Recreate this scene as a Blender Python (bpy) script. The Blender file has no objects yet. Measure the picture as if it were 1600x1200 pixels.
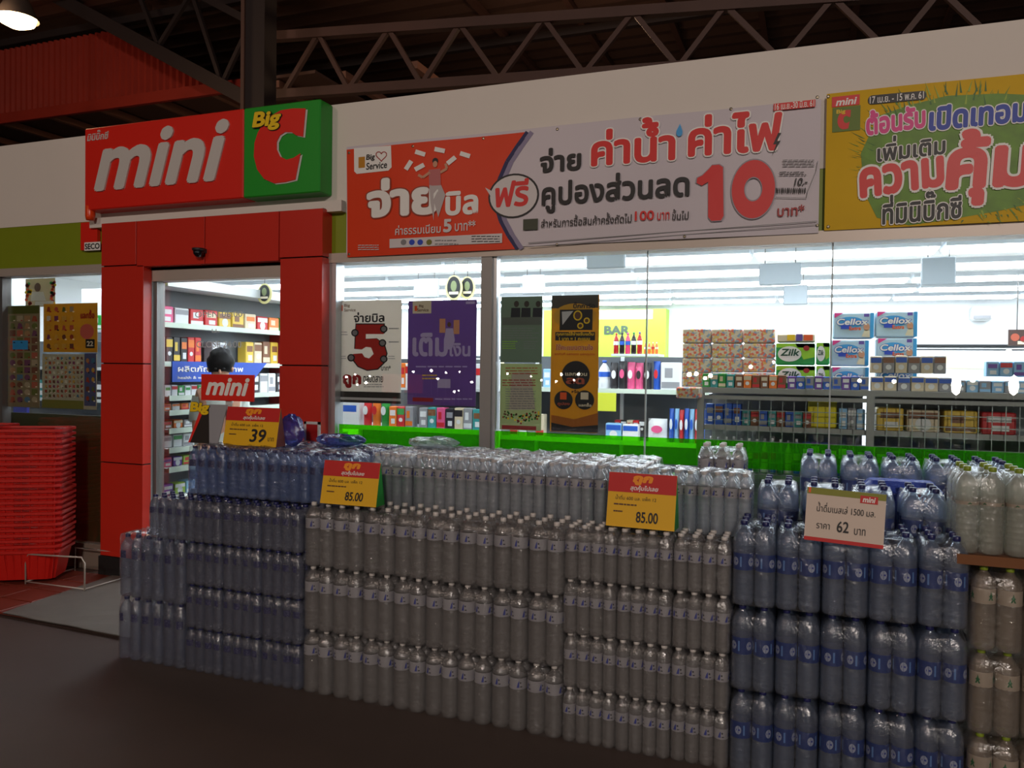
import bpy, math, random
from mathutils import Matrix, Vector
random.seed(7)
sc = bpy.context.scene
COL = sc.collection
R_ = math.radians
# ------------------------------------------------------------------ camera
F, EYE = 1247.0, 1.64
Uc = Vector((0.013, 1.0, 0.0184)).normalized()
_y = Vector((math.sin(R_(20.9)), 0, -math.cos(R_(20.9))))
Yc = (_y - Uc * _y.dot(Uc)).normalized()
Xc = Yc.cross(Uc).normalized()
CW = Matrix((Xc, Yc, Uc))                       # camera axes -> world axes
cam = bpy.data.cameras.new('camera'); camo = bpy.data.objects.new('camera', cam); COL.objects.link(camo)
cam.sensor_width = 36; cam.lens = F / 1600 * 36; cam.clip_start = .05; cam.clip_end = 200
camo.matrix_world = Matrix.Translation((0, 0, EYE)) @ CW.to_4x4()
sc.camera = camo
# ------------------------------------------------------------------ light and exposure
sc.view_settings.view_transform = 'Standard'; sc.view_settings.look = 'None'
sc.view_settings.exposure = 0.0; sc.view_settings.gamma = 1.0
sc.view_settings.use_curve_mapping = False
sc.cycles.max_bounces = 10; sc.cycles.transparent_max_bounces = 40; sc.cycles.transmission_bounces = 8
sc.cycles.diffuse_bounces = 3; sc.cycles.glossy_bounces = 3
sc.cycles.caustics_reflective = False; sc.cycles.caustics_refractive = False
sc.cycles.sample_clamp_indirect = 4.0
w = bpy.data.worlds.new('night'); sc.world = w; w.use_nodes = True
w.node_tree.nodes['Background'].inputs[0].default_value = (.035, .028, .03, 1)
w.node_tree.nodes['Background'].inputs[1].default_value = .12
def area(name, loc, target, size, power, col):
    l = bpy.data.lights.new(name, 'AREA'); l.shape = 'DISK'; l.size = size; l.energy = power; l.color = col
    o = bpy.data.objects.new(name, l); COL.objects.link(o); o.location = loc
    o.rotation_euler = (Vector(target) - Vector(loc)).to_track_quat('-Z', 'Y').to_euler(); return o
area('hall_light', (3.5, -9.0, 6.2), (0, 4.7, 3.1), .9, 520, (1, .87, .78))
area('hall_light', (-6.5, -8.0, 6.0), (-4, 4.7, 2.8), .9, 150, (1, .76, .62))
area('hall_light', (0.5, -4.0, 5.6), (-1, 3.4, .4), 1.4, 24, (1, .80, .70))

# ------------------------------------------------------------------ helpers
def P(px, py, Y):
    v = CW @ Vector(((px - 800) / F, (600 - py) / F, -1)); t = Y / v.y
    return Vector((v.x * t, Y, EYE + v.z * t))
def PG(px, py, z):
    v = CW @ Vector(((px - 800) / F, (600 - py) / F, -1)); t = (z - EYE) / v.z
    return Vector((v.x * t, v.y * t, z))

def s2l(c): return c / 12.92 if c <= .04045 else ((c + .055) / 1.055) ** 2.4
_m = {}
def mat(name, col=(128, 128, 128), rough=.5, metal=0, emit=None, var=0, vscale=8, bump=0, spec=.5, alpha=None, lin=False):
    """principled material; col is sRGB 0-255. var: colour mottling, bump: fine relief"""
    if name in _m: return _m[name]
    m = bpy.data.materials.new(name); m.use_nodes = True; _m[name] = m
    nt = m.node_tree; b = nt.nodes['Principled BSDF']
    c = [s2l(x / 255) for x in col]
    b.inputs['Base Color'].default_value = (*c, 1)
    b.inputs['Roughness'].default_value = rough; b.inputs['Metallic'].default_value = metal
    b.inputs['Specular IOR Level'].default_value = spec
    if emit:
        b.inputs['Emission Color'].default_value = (*[s2l(x / 255) for x in emit[0]], 1)
        b.inputs['Emission Strength'].default_value = emit[1]
    if var or bump:
        tc = nt.nodes.new('ShaderNodeTexCoord'); n = nt.nodes.new('ShaderNodeTexNoise')
        n.inputs['Scale'].default_value = vscale; n.inputs['Detail'].default_value = 4
        nt.links.new(tc.outputs['Object'], n.inputs['Vector'])
        if var:
            mx = nt.nodes.new('ShaderNodeMix'); mx.data_type = 'RGBA'
            mx.inputs[6].default_value = (*[x * (1 - var) for x in c], 1)
            mx.inputs[7].default_value = (*[min(1, x * (1 + var)) for x in c], 1)
            nt.links.new(n.outputs['Fac'], mx.inputs[0]); nt.links.new(mx.outputs[2], b.inputs['Base Color'])
        if bump:
            bp = nt.nodes.new('ShaderNodeBump'); bp.inputs['Strength'].default_value = bump; bp.inputs['Distance'].default_value = .02
            nt.links.new(n.outputs['Fac'], bp.inputs['Height']); nt.links.new(bp.outputs[0], b.inputs['Normal'])
    return m

def clear(name, tint=(1, 1, 1), body=(150, 160, 165), opac=.3, rough=.1, refl=.12, bump=0, bscale=60):
    """clear plastic or glass: see-through body, a little scatter, fresnel gloss"""
    if name in _m: return _m[name]
    m = bpy.data.materials.new(name); m.use_nodes = True; _m[name] = m
    nt = m.node_tree; N = nt.nodes; L = nt.links; N.clear()
    out = N.new('ShaderNodeOutputMaterial'); tr = N.new('ShaderNodeBsdfTransparent'); tr.inputs[0].default_value = (*tint, 1)
    df = N.new('ShaderNodeBsdfDiffuse'); df.inputs[0].default_value = (*[s2l(x / 255) for x in body], 1)
    tl = N.new('ShaderNodeBsdfTranslucent'); tl.inputs[0].default_value = df.inputs[0].default_value
    gl = N.new('ShaderNodeBsdfGlossy'); gl.inputs['Roughness'].default_value = rough; gl.inputs[0].default_value = (1, 1, 1, 1)
    m0 = N.new('ShaderNodeMixShader'); m0.inputs[0].default_value = .5
    L.new(df.outputs[0], m0.inputs[1]); L.new(tl.outputs[0], m0.inputs[2])
    m1 = N.new('ShaderNodeMixShader'); m1.inputs[0].default_value = opac
    L.new(tr.outputs[0], m1.inputs[1]); L.new(m0.outputs[0], m1.inputs[2])
    lw = N.new('ShaderNodeLayerWeight'); lw.inputs['Blend'].default_value = .35
    mp = N.new('ShaderNodeMapRange'); mp.inputs[3].default_value = refl * .4; mp.inputs[4].default_value = min(1, refl * 3)
    L.new(lw.outputs['Facing'], mp.inputs[0])
    m2 = N.new('ShaderNodeMixShader'); L.new(mp.outputs[0], m2.inputs[0])
    L.new(m1.outputs[0], m2.inputs[1]); L.new(gl.outputs[0], m2.inputs[2]); L.new(m2.outputs[0], out.inputs[0])
    if bump:
        tc = N.new('ShaderNodeTexCoord'); n = N.new('ShaderNodeTexNoise'); n.inputs['Scale'].default_value = bscale
        n.inputs['Detail'].default_value = 3
        L.new(tc.outputs['Object'], n.inputs['Vector'])
        bp = N.new('ShaderNodeBump'); bp.inputs['Strength'].default_value = bump; bp.inputs['Distance'].default_value = .01
        L.new(n.outputs['Fac'], bp.inputs['Height'])
        for s in (gl, df): L.new(bp.outputs[0], s.inputs['Normal'])
    return m

class MB:
    def __init__(s): s.v = []; s.f = []; s.mi = []; s.ms = []; s.sm = []
    def m(s, m):
        if m not in s.ms: s.ms.append(m)
        return s.ms.index(m)
    def add(s, vs, fs, m, smooth=False):
        b = len(s.v); s.v += [tuple(v) for v in vs]; i = s.m(m)
        for f in fs: s.f.append([b + k for k in f]); s.mi.append(i); s.sm.append(smooth)
        return s
    def box(s, x0, y0, z0, x1, y1, z1, m, M=None):
        vs = [Vector((x, y, z)) for x in (x0, x1) for y in (y0, y1) for z in (z0, z1)]
        if M: vs = [M @ v for v in vs]
        return s.add(vs, [(0, 1, 3, 2), (4, 6, 7, 5), (0, 4, 5, 1), (2, 3, 7, 6), (0, 2, 6, 4), (1, 5, 7, 3)], m)
    def bar(s, a, b, wd, ht, m):
        a, b = Vector(a), Vector(b); d = (b - a); n = d.length; d.normalize()
        up = Vector((0, 0, 1)) if abs(d.z) < .95 else Vector((0, 1, 0))
        x = d.cross(up).normalized(); y = x.cross(d).normalized()
        vs = [p + x * sx * wd / 2 + y * sy * ht / 2 for p in (a, b) for sx, sy in ((-1, -1), (1, -1), (1, 1), (-1, 1))]
        return s.add(vs, [(0, 1, 2, 3), (7, 6, 5, 4), (0, 4, 5, 1), (1, 5, 6, 2), (2, 6, 7, 3), (3, 7, 4, 0)], m)
    def tube(s, pts, r, m, n=6):
        pts = [Vector(p) for p in pts]; rings = []
        for i, p in enumerate(pts):
            d = (pts[min(i + 1, len(pts) - 1)] - pts[max(i - 1, 0)]).normalized()
            up = Vector((0, 0, 1)) if abs(d.z) < .9 else Vector((0, 1, 0))
            x = d.cross(up).normalized(); y = x.cross(d)
            rings.append([p + (x * math.cos(t) + y * math.sin(t)) * r for t in [2 * math.pi * k / n for k in range(n)]])
        vs = [v for r_ in rings for v in r_]
        fs = [(i * n + k, i * n + (k + 1) % n, (i + 1) * n + (k + 1) % n, (i + 1) * n + k) for i in range(len(pts) - 1) for k in range(n)]
        fs += [tuple(range(n))[::-1], tuple(range((len(pts) - 1) * n, len(pts) * n))]
        return s.add(vs, fs, m, True)
    def lathe(s, prof, m, n=16, c=(0, 0, 0), cap=True, sx=1, sy=1):
        vs = [(c[0] + r * math.cos(2 * math.pi * k / n) * sx, c[1] + r * math.sin(2 * math.pi * k / n) * sy, c[2] + z) for r, z in prof for k in range(n)]
        fs = [(i * n + k, i * n + (k + 1) % n, (i + 1) * n + (k + 1) % n, (i + 1) * n + k) for i in range(len(prof) - 1) for k in range(n)]
        if cap: fs += [tuple(range(n))[::-1], tuple(range((len(prof) - 1) * n, len(prof) * n))]
        return s.add(vs, fs, m, True)
    def rbox(s, x0, y0, z0, x1, y1, z1, m, r=.01):
        """box with chamfered edges"""
        r = min(r, (x1 - x0) / 2.1, (y1 - y0) / 2.1, (z1 - z0) / 2.1)
        def ring(x0, y0, x1, y1, c, z): return [(x0 + c, y0, z), (x1 - c, y0, z), (x1, y0 + c, z), (x1, y1 - c, z), (x1 - c, y1, z), (x0 + c, y1, z), (x0, y1 - c, z), (x0, y0 + c, z)]
        rs = [ring(x0 + r, y0 + r, x1 - r, y1 - r, r * .4, z0), ring(x0, y0, x1, y1, r, z0 + r), ring(x0, y0, x1, y1, r, z1 - r), ring(x0 + r, y0 + r, x1 - r, y1 - r, r * .4, z1)]
        vs = [v for q in rs for v in q]
        fs = [(i * 8 + k, i * 8 + (k + 1) % 8, (i + 1) * 8 + (k + 1) % 8, (i + 1) * 8 + k) for i in range(3) for k in range(8)]
        fs += [tuple(range(8))[::-1], tuple(range(24, 32))]
        return s.add(vs, fs, m)
    def mesh(s, name):
        me = bpy.data.meshes.new(name); me.from_pydata(s.v, [], s.f)
        for m in s.ms: me.materials.append(m)
        me.polygons.foreach_set('material_index', s.mi); me.polygons.foreach_set('use_smooth', s.sm); me.update(); return me
    def build(s, name, parent=None, loc=None, **kw):
        return obj(name, s.mesh(name), parent, loc, **kw)
def obj(name, me, parent=None, loc=None, label=None, cat=None, group=None, kind=None, M=None):
    o = bpy.data.objects.new(name, me); COL.objects.link(o)
    if loc is not None: o.location = loc
    if M is not None: o.matrix_world = M
    if parent is not None: o.parent = parent
    tag(o, label, cat, group, kind); return o
def tag(o, label=None, cat=None, group=None, kind=None):
    if label: o['label'] = label
    if cat: o['category'] = cat
    if group: o['group'] = group
    if kind: o['kind'] = kind
    return o
def thing(name, label, cat, loc=(0, 0, 0), group=None, rz=0, kind=None):
    o = obj(name, None, None, loc, label, cat, group, kind); o.rotation_euler.z = rz; return o
def struct(name, mb, parent=None): return mb.build(name, parent, kind=None if parent else 'structure')

_tc = {}
TONES, UPV = set('่้๊๋'), set('ิีึืั็ํ')
def text_raw(s, shear=0):
    k = (s, shear)
    if k in _tc: return _tc[k]
    cu = bpy.data.curves.new('t', 'FONT'); cu.body = s; cu.resolution_u = 4; cu.shear = shear
    for i in range(len(s)): cu.body_format[i].material_index = 0
    for i, c in enumerate(s):
        if c in TONES and ((i and s[i - 1] in UPV) or (i + 1 < len(s) and s[i + 1] == 'ำ')): cu.body_format[i].material_index = 1
    ob = bpy.data.objects.new('t', cu); me = ob.to_mesh()
    hi = set()
    if any(c in TONES for c in s):
        for p in me.polygons:
            if p.material_index == 1: hi |= set(p.vertices)
    vs = [(v.co.x, v.co.y + (.2 if (i in hi and v.co.y > .45) else 0)) for i, v in enumerate(me.vertices)]
    fs = [tuple(p.vertices) for p in me.polygons]
    ob.to_mesh_clear(); bpy.data.objects.remove(ob); bpy.data.curves.remove(cu)
    if not vs: vs = [(0, 0), (1, 0), (1, 1)]; fs = []
    _tc[k] = (vs, fs); return _tc[k]
def text_geo(s, bold=.0, shear=0, box=None):
    """glyph triangles in 0..1 coordinates; heavier weights are stacked shifted copies of the outline"""
    vs, fs = text_raw(s, shear)
    x0 = min(v[0] for v in vs); x1 = max(v[0] for v in vs); y0 = min(v[1] for v in vs); y1 = max(v[1] for v in vs)
    e = bold if box is None else box
    x0 -= e; x1 += e; y0 -= e; y1 += e
    sh = [(0, 0)] + ([(bold * math.cos(t), bold * math.sin(t)) for t in [2 * math.pi * k / (8 if bold < .04 else 12) for k in range(8 if bold < .04 else 12)]] if bold > .004 else [])
    V = []; Fs = []
    for ci, (dx, dy) in enumerate(sh):
        b = len(V); V += [((a + dx - x0) / max(1e-6, x1 - x0), (c + dy - y0) / max(1e-6, y1 - y0), ci) for a, c in vs]
        Fs += [tuple(b + q for q in f) for f in fs]
    return V, Fs

class Print:
    """flat print on a sheet. map(x,y) -> local (a,b) metres; lay(a,b,k) -> world. Coordinates are either pixels of the
    upright wall plane Y or fractions of a w x h sheet with its own frame."""
    def __init__(s, Y=None, frame=None, w=1, h=1, wave=None, step=.0012):
        s.Y = Y; s.fr = frame; s.w = w; s.h = h; s.mb = MB(); s.k = 1; s.wave = wave; s.step = step
    def xz(s, x, y):
        if s.Y is not None: p = P(x, y, s.Y); return p.x, p.z
        return x * s.w, (1 - y) * s.h
    def pt(s, a, b, k):
        if s.Y is not None:
            return Vector((a, s.Y - k * s.step - (s.wave(a, b) if s.wave else 0), b))
        return s.fr @ Vector((a, -k * s.step, b))
    def put(s, pts, fs, m):
        s.mb.add([s.pt(q[0], q[1], s.k + (q[2] * .00005 / s.step if len(q) > 2 else 0)) for q in pts], fs, m); return s
    def up(s): s.k += 1; return s
    def rect(s, x0, yt, yb, x1, m):
        a0, b1 = s.xz(x0, yt); _, b0 = s.xz(x0, yb); a1, _ = s.xz(x1, (yt + yb) / 2)
        n = max(1, int((a1 - a0) / .12)) if s.wave else 1
        q = max(1, int((b1 - b0) / .12)) if s.wave else 1
        pts = [(a0 + (a1 - a0) * i / n, b0 + (b1 - b0) * j / q) for j in range(q + 1) for i in range(n + 1)]
        fs = [(j * (n + 1) + i, j * (n + 1) + i + 1, (j + 1) * (n + 1) + i + 1, (j + 1) * (n + 1) + i) for j in range(q) for i in range(n)]
        return s.put(pts, fs, m)
    def poly(s, pts, m):
        q = [s.xz(*p) for p in pts]; return s.put(q, [tuple(range(len(q)))], m)
    def strip(s, pts, wd, m):
        """polyline of width wd (in input units, upright)"""
        for (xa, ya), (xb, yb) in zip(pts, pts[1:]):
            d = math.hypot(xb - xa, yb - ya) or 1; nx, ny = -(yb - ya) / d * wd / 2, (xb - xa) / d * wd / 2
            s.poly([(xa + nx, ya + ny), (xb + nx, yb + ny), (xb - nx, yb - ny), (xa - nx, ya - ny)], m)
        return s
    def disc(s, cx, cy, rx, m, ry=None, n=24, r0=None):
        a, b = s.xz(cx, cy); ax, _ = s.xz(cx + rx, cy); _, by = s.xz(cx, cy - (ry or rx))
        rx_, ry_ = abs(ax - a), abs(by - b)
        if ry is None: ry_ = rx_ if s.Y is None else ry_
        if r0:
            pts = [(a + math.cos(t) * rx_ * q, b + math.sin(t) * ry_ * q) for q in (1, r0) for t in [2 * math.pi * k / n for k in range(n)]]
            return s.put(pts, [(k, (k + 1) % n, n + (k + 1) % n, n + k) for k in range(n)], m)
        return s.put([(a + math.cos(t) * rx_, b + math.sin(t) * ry_) for t in [2 * math.pi * k / n for k in range(n)]], [tuple(range(n))], m)
    def text(s, t, x0, yt, yb, x1, m, bold=.01, shear=0, rot=0, halo=None, hw=.05):
        a0, b1 = s.xz(x0, yt); _, b0 = s.xz(x0, yb); a1, _ = s.xz(x1, (yt + yb) / 2)
        for mm, bd in ([(halo, bold + hw)] if halo else []) + [(m, bold)]:
            g, fs = text_geo(t, bd, shear, bold)
            W, H = a1 - a0, b1 - b0
            pts = []
            for u, v, ci in g:
                x, y = a0 + u * W, b0 + v * H
                if rot:
                    cx, cy = (a0 + a1) / 2, (b0 + b1) / 2; c, q = math.cos(rot), math.sin(rot)
                    x, y = cx + (x - cx) * c - (y - cy) * q, cy + (x - cx) * q + (y - cy) * c
                pts.append((x, y, ci))
            s.put(pts, fs, mm)
            if mm is halo: s.up()
        return s
    def lines(s, x0, yt, yb, x1, n, m, fill=.35, rag=.25, rng=None):
        rng = rng or random.Random(n)
        for i in range(n):
            y = yt + (yb - yt) * (i + .3) / n
            xx = x1 - (x1 - x0) * rag * rng.random(); x = x0
            while x < xx:
                e = min(xx, x + (x1 - x0) * rng.uniform(.06, .22))
                s.rect(x, y, y + (yb - yt) / n * fill, e, m); x = e + (x1 - x0) * .025
        return s
    def build(s, parent, name='printed_design', **kw): return s.mb.build(name, parent, **kw) if s.mb.f else None

# common colours
WHITE = mat('print_white', (238, 236, 232), .5); BLACK = mat('print_black', (22, 22, 26), .5)
RED = mat('print_red', (216, 28, 26), .45); DRED = mat('print_dark_red', (160, 20, 22), .45)
GREENP = mat('print_green', (20, 138, 44), .45); YEL = mat('print_yellow', (240, 200, 20), .5)
ORANGE = mat('print_orange', (236, 92, 34), .5); BLUE = mat('print_blue', (30, 70, 190), .45)
LBLUE = mat('print_light_blue', (60, 160, 225), .5); GREY = mat('print_grey', (130, 130, 132), .5)
PINK = mat('print_pink', (224, 60, 140), .5); LIME = mat('print_lime', (150, 205, 40), .5)
PURPLE = mat('print_purple', (104, 80, 168), .5); LPURP = mat('print_lilac', (186, 172, 216), .5)
NAVY = mat('print_navy', (26, 30, 84), .5); SKIN = mat('print_skin', (205, 150, 120), .6)
GOLD = mat('print_gold', (198, 148, 28), .45); CREAM = mat('print_cream', (226, 214, 186), .5)
BROWN = mat('print_brown', (92, 58, 34), .5); LGREY = mat('print_light_grey', (196, 196, 196), .5)
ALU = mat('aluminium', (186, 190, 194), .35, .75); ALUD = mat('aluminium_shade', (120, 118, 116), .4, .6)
STEEL = mat('painted_steel', (80, 55, 48), .6, 0, var=.3, vscale=3)
WALLW = mat('white_wall', (224, 216, 208), .7, var=.04, vscale=1.5)
STOREW = mat('store_white', (235, 238, 240), .6)

# ------------------------------------------------------------------ the setting: ground
FY = 4.72                                        # facade plane
def ramp_floor():
    m = mat('concrete_floor', (78, 64, 58), .62, var=.35, vscale=1.3, bump=.25); return m
struct('floor', MB().box(-14, -12, -.2, 12, FY + .1, 0, ramp_floor()))
tile_r = mat('red_clay_tile', (120, 46, 30), .5, var=.25, vscale=5); tile_p = mat('tile_joint', (60, 40, 34), .9)
apron = struct('floor_apron', MB().box(-8.6, 3.62, -.01, -3.75, 4.62, .004, tile_p))
rng = random.Random(3)
tme = {}
for i in range(16):
    for j in range(4):
        x = -8.55 + i * .30; y = 3.64 + j * .245
        if 'a' not in tme: tme['a'] = MB().rbox(0, 0, 0, .29, .235, .014, tile_r, .004).mesh('tile')
        obj('tile', tme['a'], apron, (x, y, .002 + rng.random() * .002))
# mat on the ground before the door
a, b, c, d = PG(3, 958, .02), PG(188, 895, .02), PG(470, 940, .02), PG(235, 1003, .02)
mm = MB(); GM = mat('grey_sheet', (112, 104, 96), .8, var=.15, vscale=4, bump=.2)
n = 8; vs = []; fs = []
for zz in (0, 1):
    for j in range(n + 1):
        for i in range(n + 1):
            p = a.lerp(b, j / n).lerp(d.lerp(c, j / n), i / n); vs.append((p.x, p.y, .017 + zz * .006 + .0025 * math.sin(i * 2 + j * 3)))
q = (n + 1) ** 2
for j in range(n):
    for i in range(n):
        k = j * (n + 1) + i; fs.append((k, k + n + 1, k + n + 2, k + 1)); fs.append((q + k, q + k + 1, q + k + n + 2, q + k + n + 1))
mm.add(vs, fs, GM); mm.build('floor_mat', label='pale grey rectangular sheet lying on the ground before the shop door', cat='mat')

# ------------------------------------------------------------------ facade
XL, XR = -9.5, 5.0
zt, zg, zh = 3.445, 2.765, 2.40
struct('wall_front', MB().box(XL, FY, zg, XR, FY + .15, zt, WALLW))
struct('trim_1', MB().box(XL, FY + .005, zh + .02, XR, FY + .15, zg, mat('olive_green_band', (128, 142, 24), .5, var=.05)))
struct('trim_2', MB().box(XL, FY - .03, zh - .045, XR, FY + .12, zh + .02, mat('warm_reflection_alu', (190, 178, 168), .45, .3)))  # brownish reflection on the aluminium rail is put into its colour
struct('trim_3', MB().box(P(150, 330, FY).x, FY - .06, 2.70, P(541, 320, FY).x, FY + .02, 2.775, WALLW))   # ledge under the sign
struct('wall_low', MB().box(P(515, 600, FY).x, FY, 0, XR, FY + .12, .35, WALLW))
struct('wall_low_left', MB().box(XL, FY + .02, 0, P(157, 600, FY).x, FY + .12, .20, mat('kerb', (150, 132, 118), .8)))

# ---- red portal: pillars and header clad in separate panels
PY = 4.61
REDP = mat('red_cladding', (200, 46, 32), .32, var=.03, vscale=2); DARK = mat('dark_joint', (16, 12, 12), .8)
lx0, lx1 = P(157, 600, PY).x, P(224, 600, PY).x
rx0, rx1 = P(436, 550, PY).x, P(503, 550, PY).x
hz0 = P(300, 414, PY).z; hz1 = 2.72
portal = struct('wall_portal', MB().box(lx0 + .01, PY + .02, .0, lx1 - .01, FY + .1, hz1, DARK).box(rx0 + .01, PY + .02, 0, rx1 - .01, FY + .1, hz1, DARK)
                .box(lx1 - .02, PY + .02, hz0 + .01, rx0 + .02, FY + .1, hz1, DARK))
def panel(x0, z0, x1, z1):
    g = .0045
    MB().rbox(x0 + g, PY, z0 + g, x1 - g, FY + .08, z1 - g, REDP, .0015).build('panel', portal)
zs = [.16, P(190, 724, PY).z, P(190, 568, PY).z, P(190, 415, PY).z]
for k in range(3): panel(lx0, zs[k], lx1, zs[k + 1])
zr = [.16, P(470, 722, PY).z, P(470, 571, PY).z, P(470, 402, PY).z]
for k in range(3): panel(rx0, zr[k], rx1, zr[k + 1])
hx = [lx0] + [P(x, 365, PY).x for x in (213, 320, 436)] + [rx1]
panel(hx[0], zs[3], hx[1], hz1); panel(hx[1], hz0, hx[2], hz1); panel(hx[2], hz0, hx[3], hz1); panel(hx[3], zr[3], hx[4], hz1)
MB().box(lx0 - .005, PY - .01, 0, lx1 + .005, FY, .16, DARK).build('plinth', portal)
MB().box(rx0 - .005, PY - .01, 0, rx1 + .005, FY, .16, DARK).build('plinth', portal)

# ---- big illuminated-box sign
SY = 4.57
sx0, sxm, sx1 = P(132, 260, SY).x, P(380, 230, SY).x, P(500, 225, SY).x
sz0, sz1 = (P(132, 326, SY).z + P(500, 303, SY).z) / 2, (P(132, 204, SY).z + P(500, 151, SY).z) / 2
sign = thing('shop_sign', 'long red and green box sign above the door reading mini Big C', 'sign', ((sx0 + sx1) / 2, SY, sz0))
SR = mat('sign_red', (222, 38, 24), .4); SG = mat('sign_green', (30, 150, 40), .4)
l0 = Vector(sign.location)
MB().rbox(sx0, SY, sz0, sxm, FY, sz1, SR, .008).build('red_box', sign, -l0)
MB().rbox(sxm + .002, SY, sz0, sx1, FY, sz1, SG, .008).build('green_box', sign, -l0)
pr = Print(SY, step=.004)
SW = mat('sign_white', (205, 200, 196), .5)
for (t, x0, yt, yb, x1) in (('mini', 150, 180, 298, 359),):
    a0, b1 = P(x0, 190, SY).x, P(x0, 205, SY).z
g, fs = text_geo('mini', .03, .28)
a0, a1 = P(149, 250, SY).x, P(359, 240, SY).x; b0 = P(149, 300, SY).z; b1 = P(359, 183, SY).z
def solid(g, fs, a0, a1, b0, b1, Y, dep, m, name, parent, off):
    mb = MB(); k = len(g)
    vs = [(a0 + u * (a1 - a0), Y - dep - ci * .0002, b0 + v * (b1 - b0)) for u, v, ci in g] + [(a0 + u * (a1 - a0), Y, b0 + v * (b1 - b0)) for u, v, ci in g]
    ed = {}
    for f in fs:
        for p_, q_ in zip(f, f[1:] + f[:1]): ed[(p_, q_)] = 1
    F2 = [tuple(f) for f in fs] + [(q_, p_, p_ + k, q_ + k) for (p_, q_) in ed if (q_, p_) not in ed]
    mb.add(vs, F2, m); return mb.build(name, parent, off)
solid(g, fs, a0, a1, b0, b1 - .01, SY, .012, SW, 'lettering', sign, -l0)
g, fs = text_geo('มินิบิ๊กซี', .012, .15)
solid(g, fs, P(137, 220, SY).x, P(170, 215, SY).x, P(137, 221, SY).z, P(140, 205, SY).z, SY, .004, SW, 'small_lettering', sign, -l0)
# the C
pc = Print(SY, step=.005)
def Cpts(ox=0, oy=0):
    o = [(479, 170), (475, 214), (464, 212)]
    inner = [(457, 207), (447, 207), (439, 212), (434, 222), (434, 234), (439, 245), (449, 250), (460, 247), (471, 240)]
    tail = [(463, 281)]
    outer = [(447, 285), (430, 287), (414, 280), (403, 265), (398, 245), (399, 224), (404, 208), (412, 194), (424, 182), (440, 173), (458, 170)]
    return [(x + ox, y + oy) for x, y in o + inner + tail + outer]
pc.poly(Cpts(2.5, 1.5), SW).up().poly(Cpts(), SR).up()
pc.text('Big', 397, 177, 208, 442, YEL, .04, .15, halo=BLACK, hw=.03)
pc.build(sign, 'emblem', loc=-l0)
# small security sign under the left end
o = MB().box(P(131, 370, FY).x, FY - .03, P(131, 392, FY).z, P(157, 370, FY).x, FY, P(131, 349, FY).z, SR).build('security_plate', label='small red plate on the green band left of the portal reading SECO', cat='sign')
pp = Print(FY - .03); pp.rect(132, 379, 392, 157, WHITE).up().text('SECO', 133, 381, 390, 156, BLACK, .03); pp.build(o)
MB().lathe([(0, 0), (.03, .0), (.036, .03), (.036, .10), (.025, .12), (0, .125)], mat('amber_plastic', (235, 70, 20), .3), 14, tuple(P(141, 344, 4.6))).build('warning_beacon', label='small orange beacon under the left end of the shop sign', cat='lamp')
# dome camera on the header
cc = P(318, 396, PY); cam_t = thing('security_camera', 'small black dome camera on the red header over the door', 'camera', cc)
MB().lathe([(0, .03), (.045, .03), (.045, .015), (.03, .01)], mat('camera_base', (40, 40, 44), .4), 16, (0, -.05, 0)).build('mount', cam_t)
MB().lathe([(.038, .012), (.036, -.01), (.022, -.03), (0, -.036)], mat('camera_dome', (12, 12, 20), .08), 16, (0, -.05, 0)).build('dome', cam_t)
MB().box(-.03, -.05, .0, .03, -.0, .03, mat('camera_base')).build('bracket', cam_t)

# ---- door: frame, sliding pane
GLASS = clear('window_glass', (.94, .96, .96), (120, 125, 125), .004, .0, .09)
door = obj('door_1', None, None, (0, 0, 0), kind='structure')
dx0, dx1 = P(228, 600, FY).x, P(436, 550, FY).x; dz = P(340, 437, FY).z
FR = mat('door_frame_silver', (178, 184, 188), .4, .35)
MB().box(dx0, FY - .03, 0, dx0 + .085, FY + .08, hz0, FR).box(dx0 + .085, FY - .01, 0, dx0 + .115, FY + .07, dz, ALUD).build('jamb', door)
MB().box(rx0 - .03, FY - .03, 0, rx0 + .02, FY + .08, hz0, FR).build('jamb', door)
MB().box(dx0 + .08, FY - .03, dz, rx0, FY + .08, hz0 + .01, mat('warm_reflection_alu')).build('head_rail', door)
pane = MB().box(dx0 + .115, FY + .02, .02, rx0 - .03, FY + .028, dz, GLASS).build('glass_pane', door)
FROST = mat('frost_lettering', (205, 208, 210), .6)
dp = Print(FY + .018); dp.text('OPEN 06:00', 305, 487, 496, 379, FROST, .0).text('น.', 331, 514, 520, 343, FROST, 0).text('CLOSE 24:00', 307, 533, 543, 377, FROST, .0)
dp.build(door, 'door_lettering')

# ---- shop windows
wx = [P(518, 560, FY).x, P(761, 560, FY).x, P(1008, 560, FY).x, P(1298, 560, FY).x, XR]
zh2 = zh - .045
win1 = obj('window_1', None, None, kind='structure'); win2 = obj('window_2', None, None, kind='structure')
MB().box(XL, FY + .04, .2, P(157, 600, FY).x, FY + .048, zh2, GLASS).build('pane', win1)
xm = P(2, 600, FY).x
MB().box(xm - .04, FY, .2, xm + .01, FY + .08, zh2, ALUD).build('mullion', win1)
FM = .075
MB().box(wx[0] - .02, FY - .02, .35, wx[0] + .045, FY + .08, zh2, ALU).build('jamb', win2)
MB().box(wx[1] - .04, FY - .02, .35, wx[1] + .035, FY + .08, zh2, mat('mullion_grey', (150, 148, 146), .45, .3)).box(wx[1] + .035, FY + .0, .35, wx[1] + .06, FY + .06, zh2, ALU).build('mullion', win2)
MB().box(wx[0] - .02, FY - .04, .33, XR, FY + .10, .37, ALU).build('sill', win2)
for i in range(4):
    MB().box(wx[i] + .004, FY + .03, .37, wx[i + 1] - .004, FY + .038, zh2, GLASS).build('pane', win2)
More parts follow.
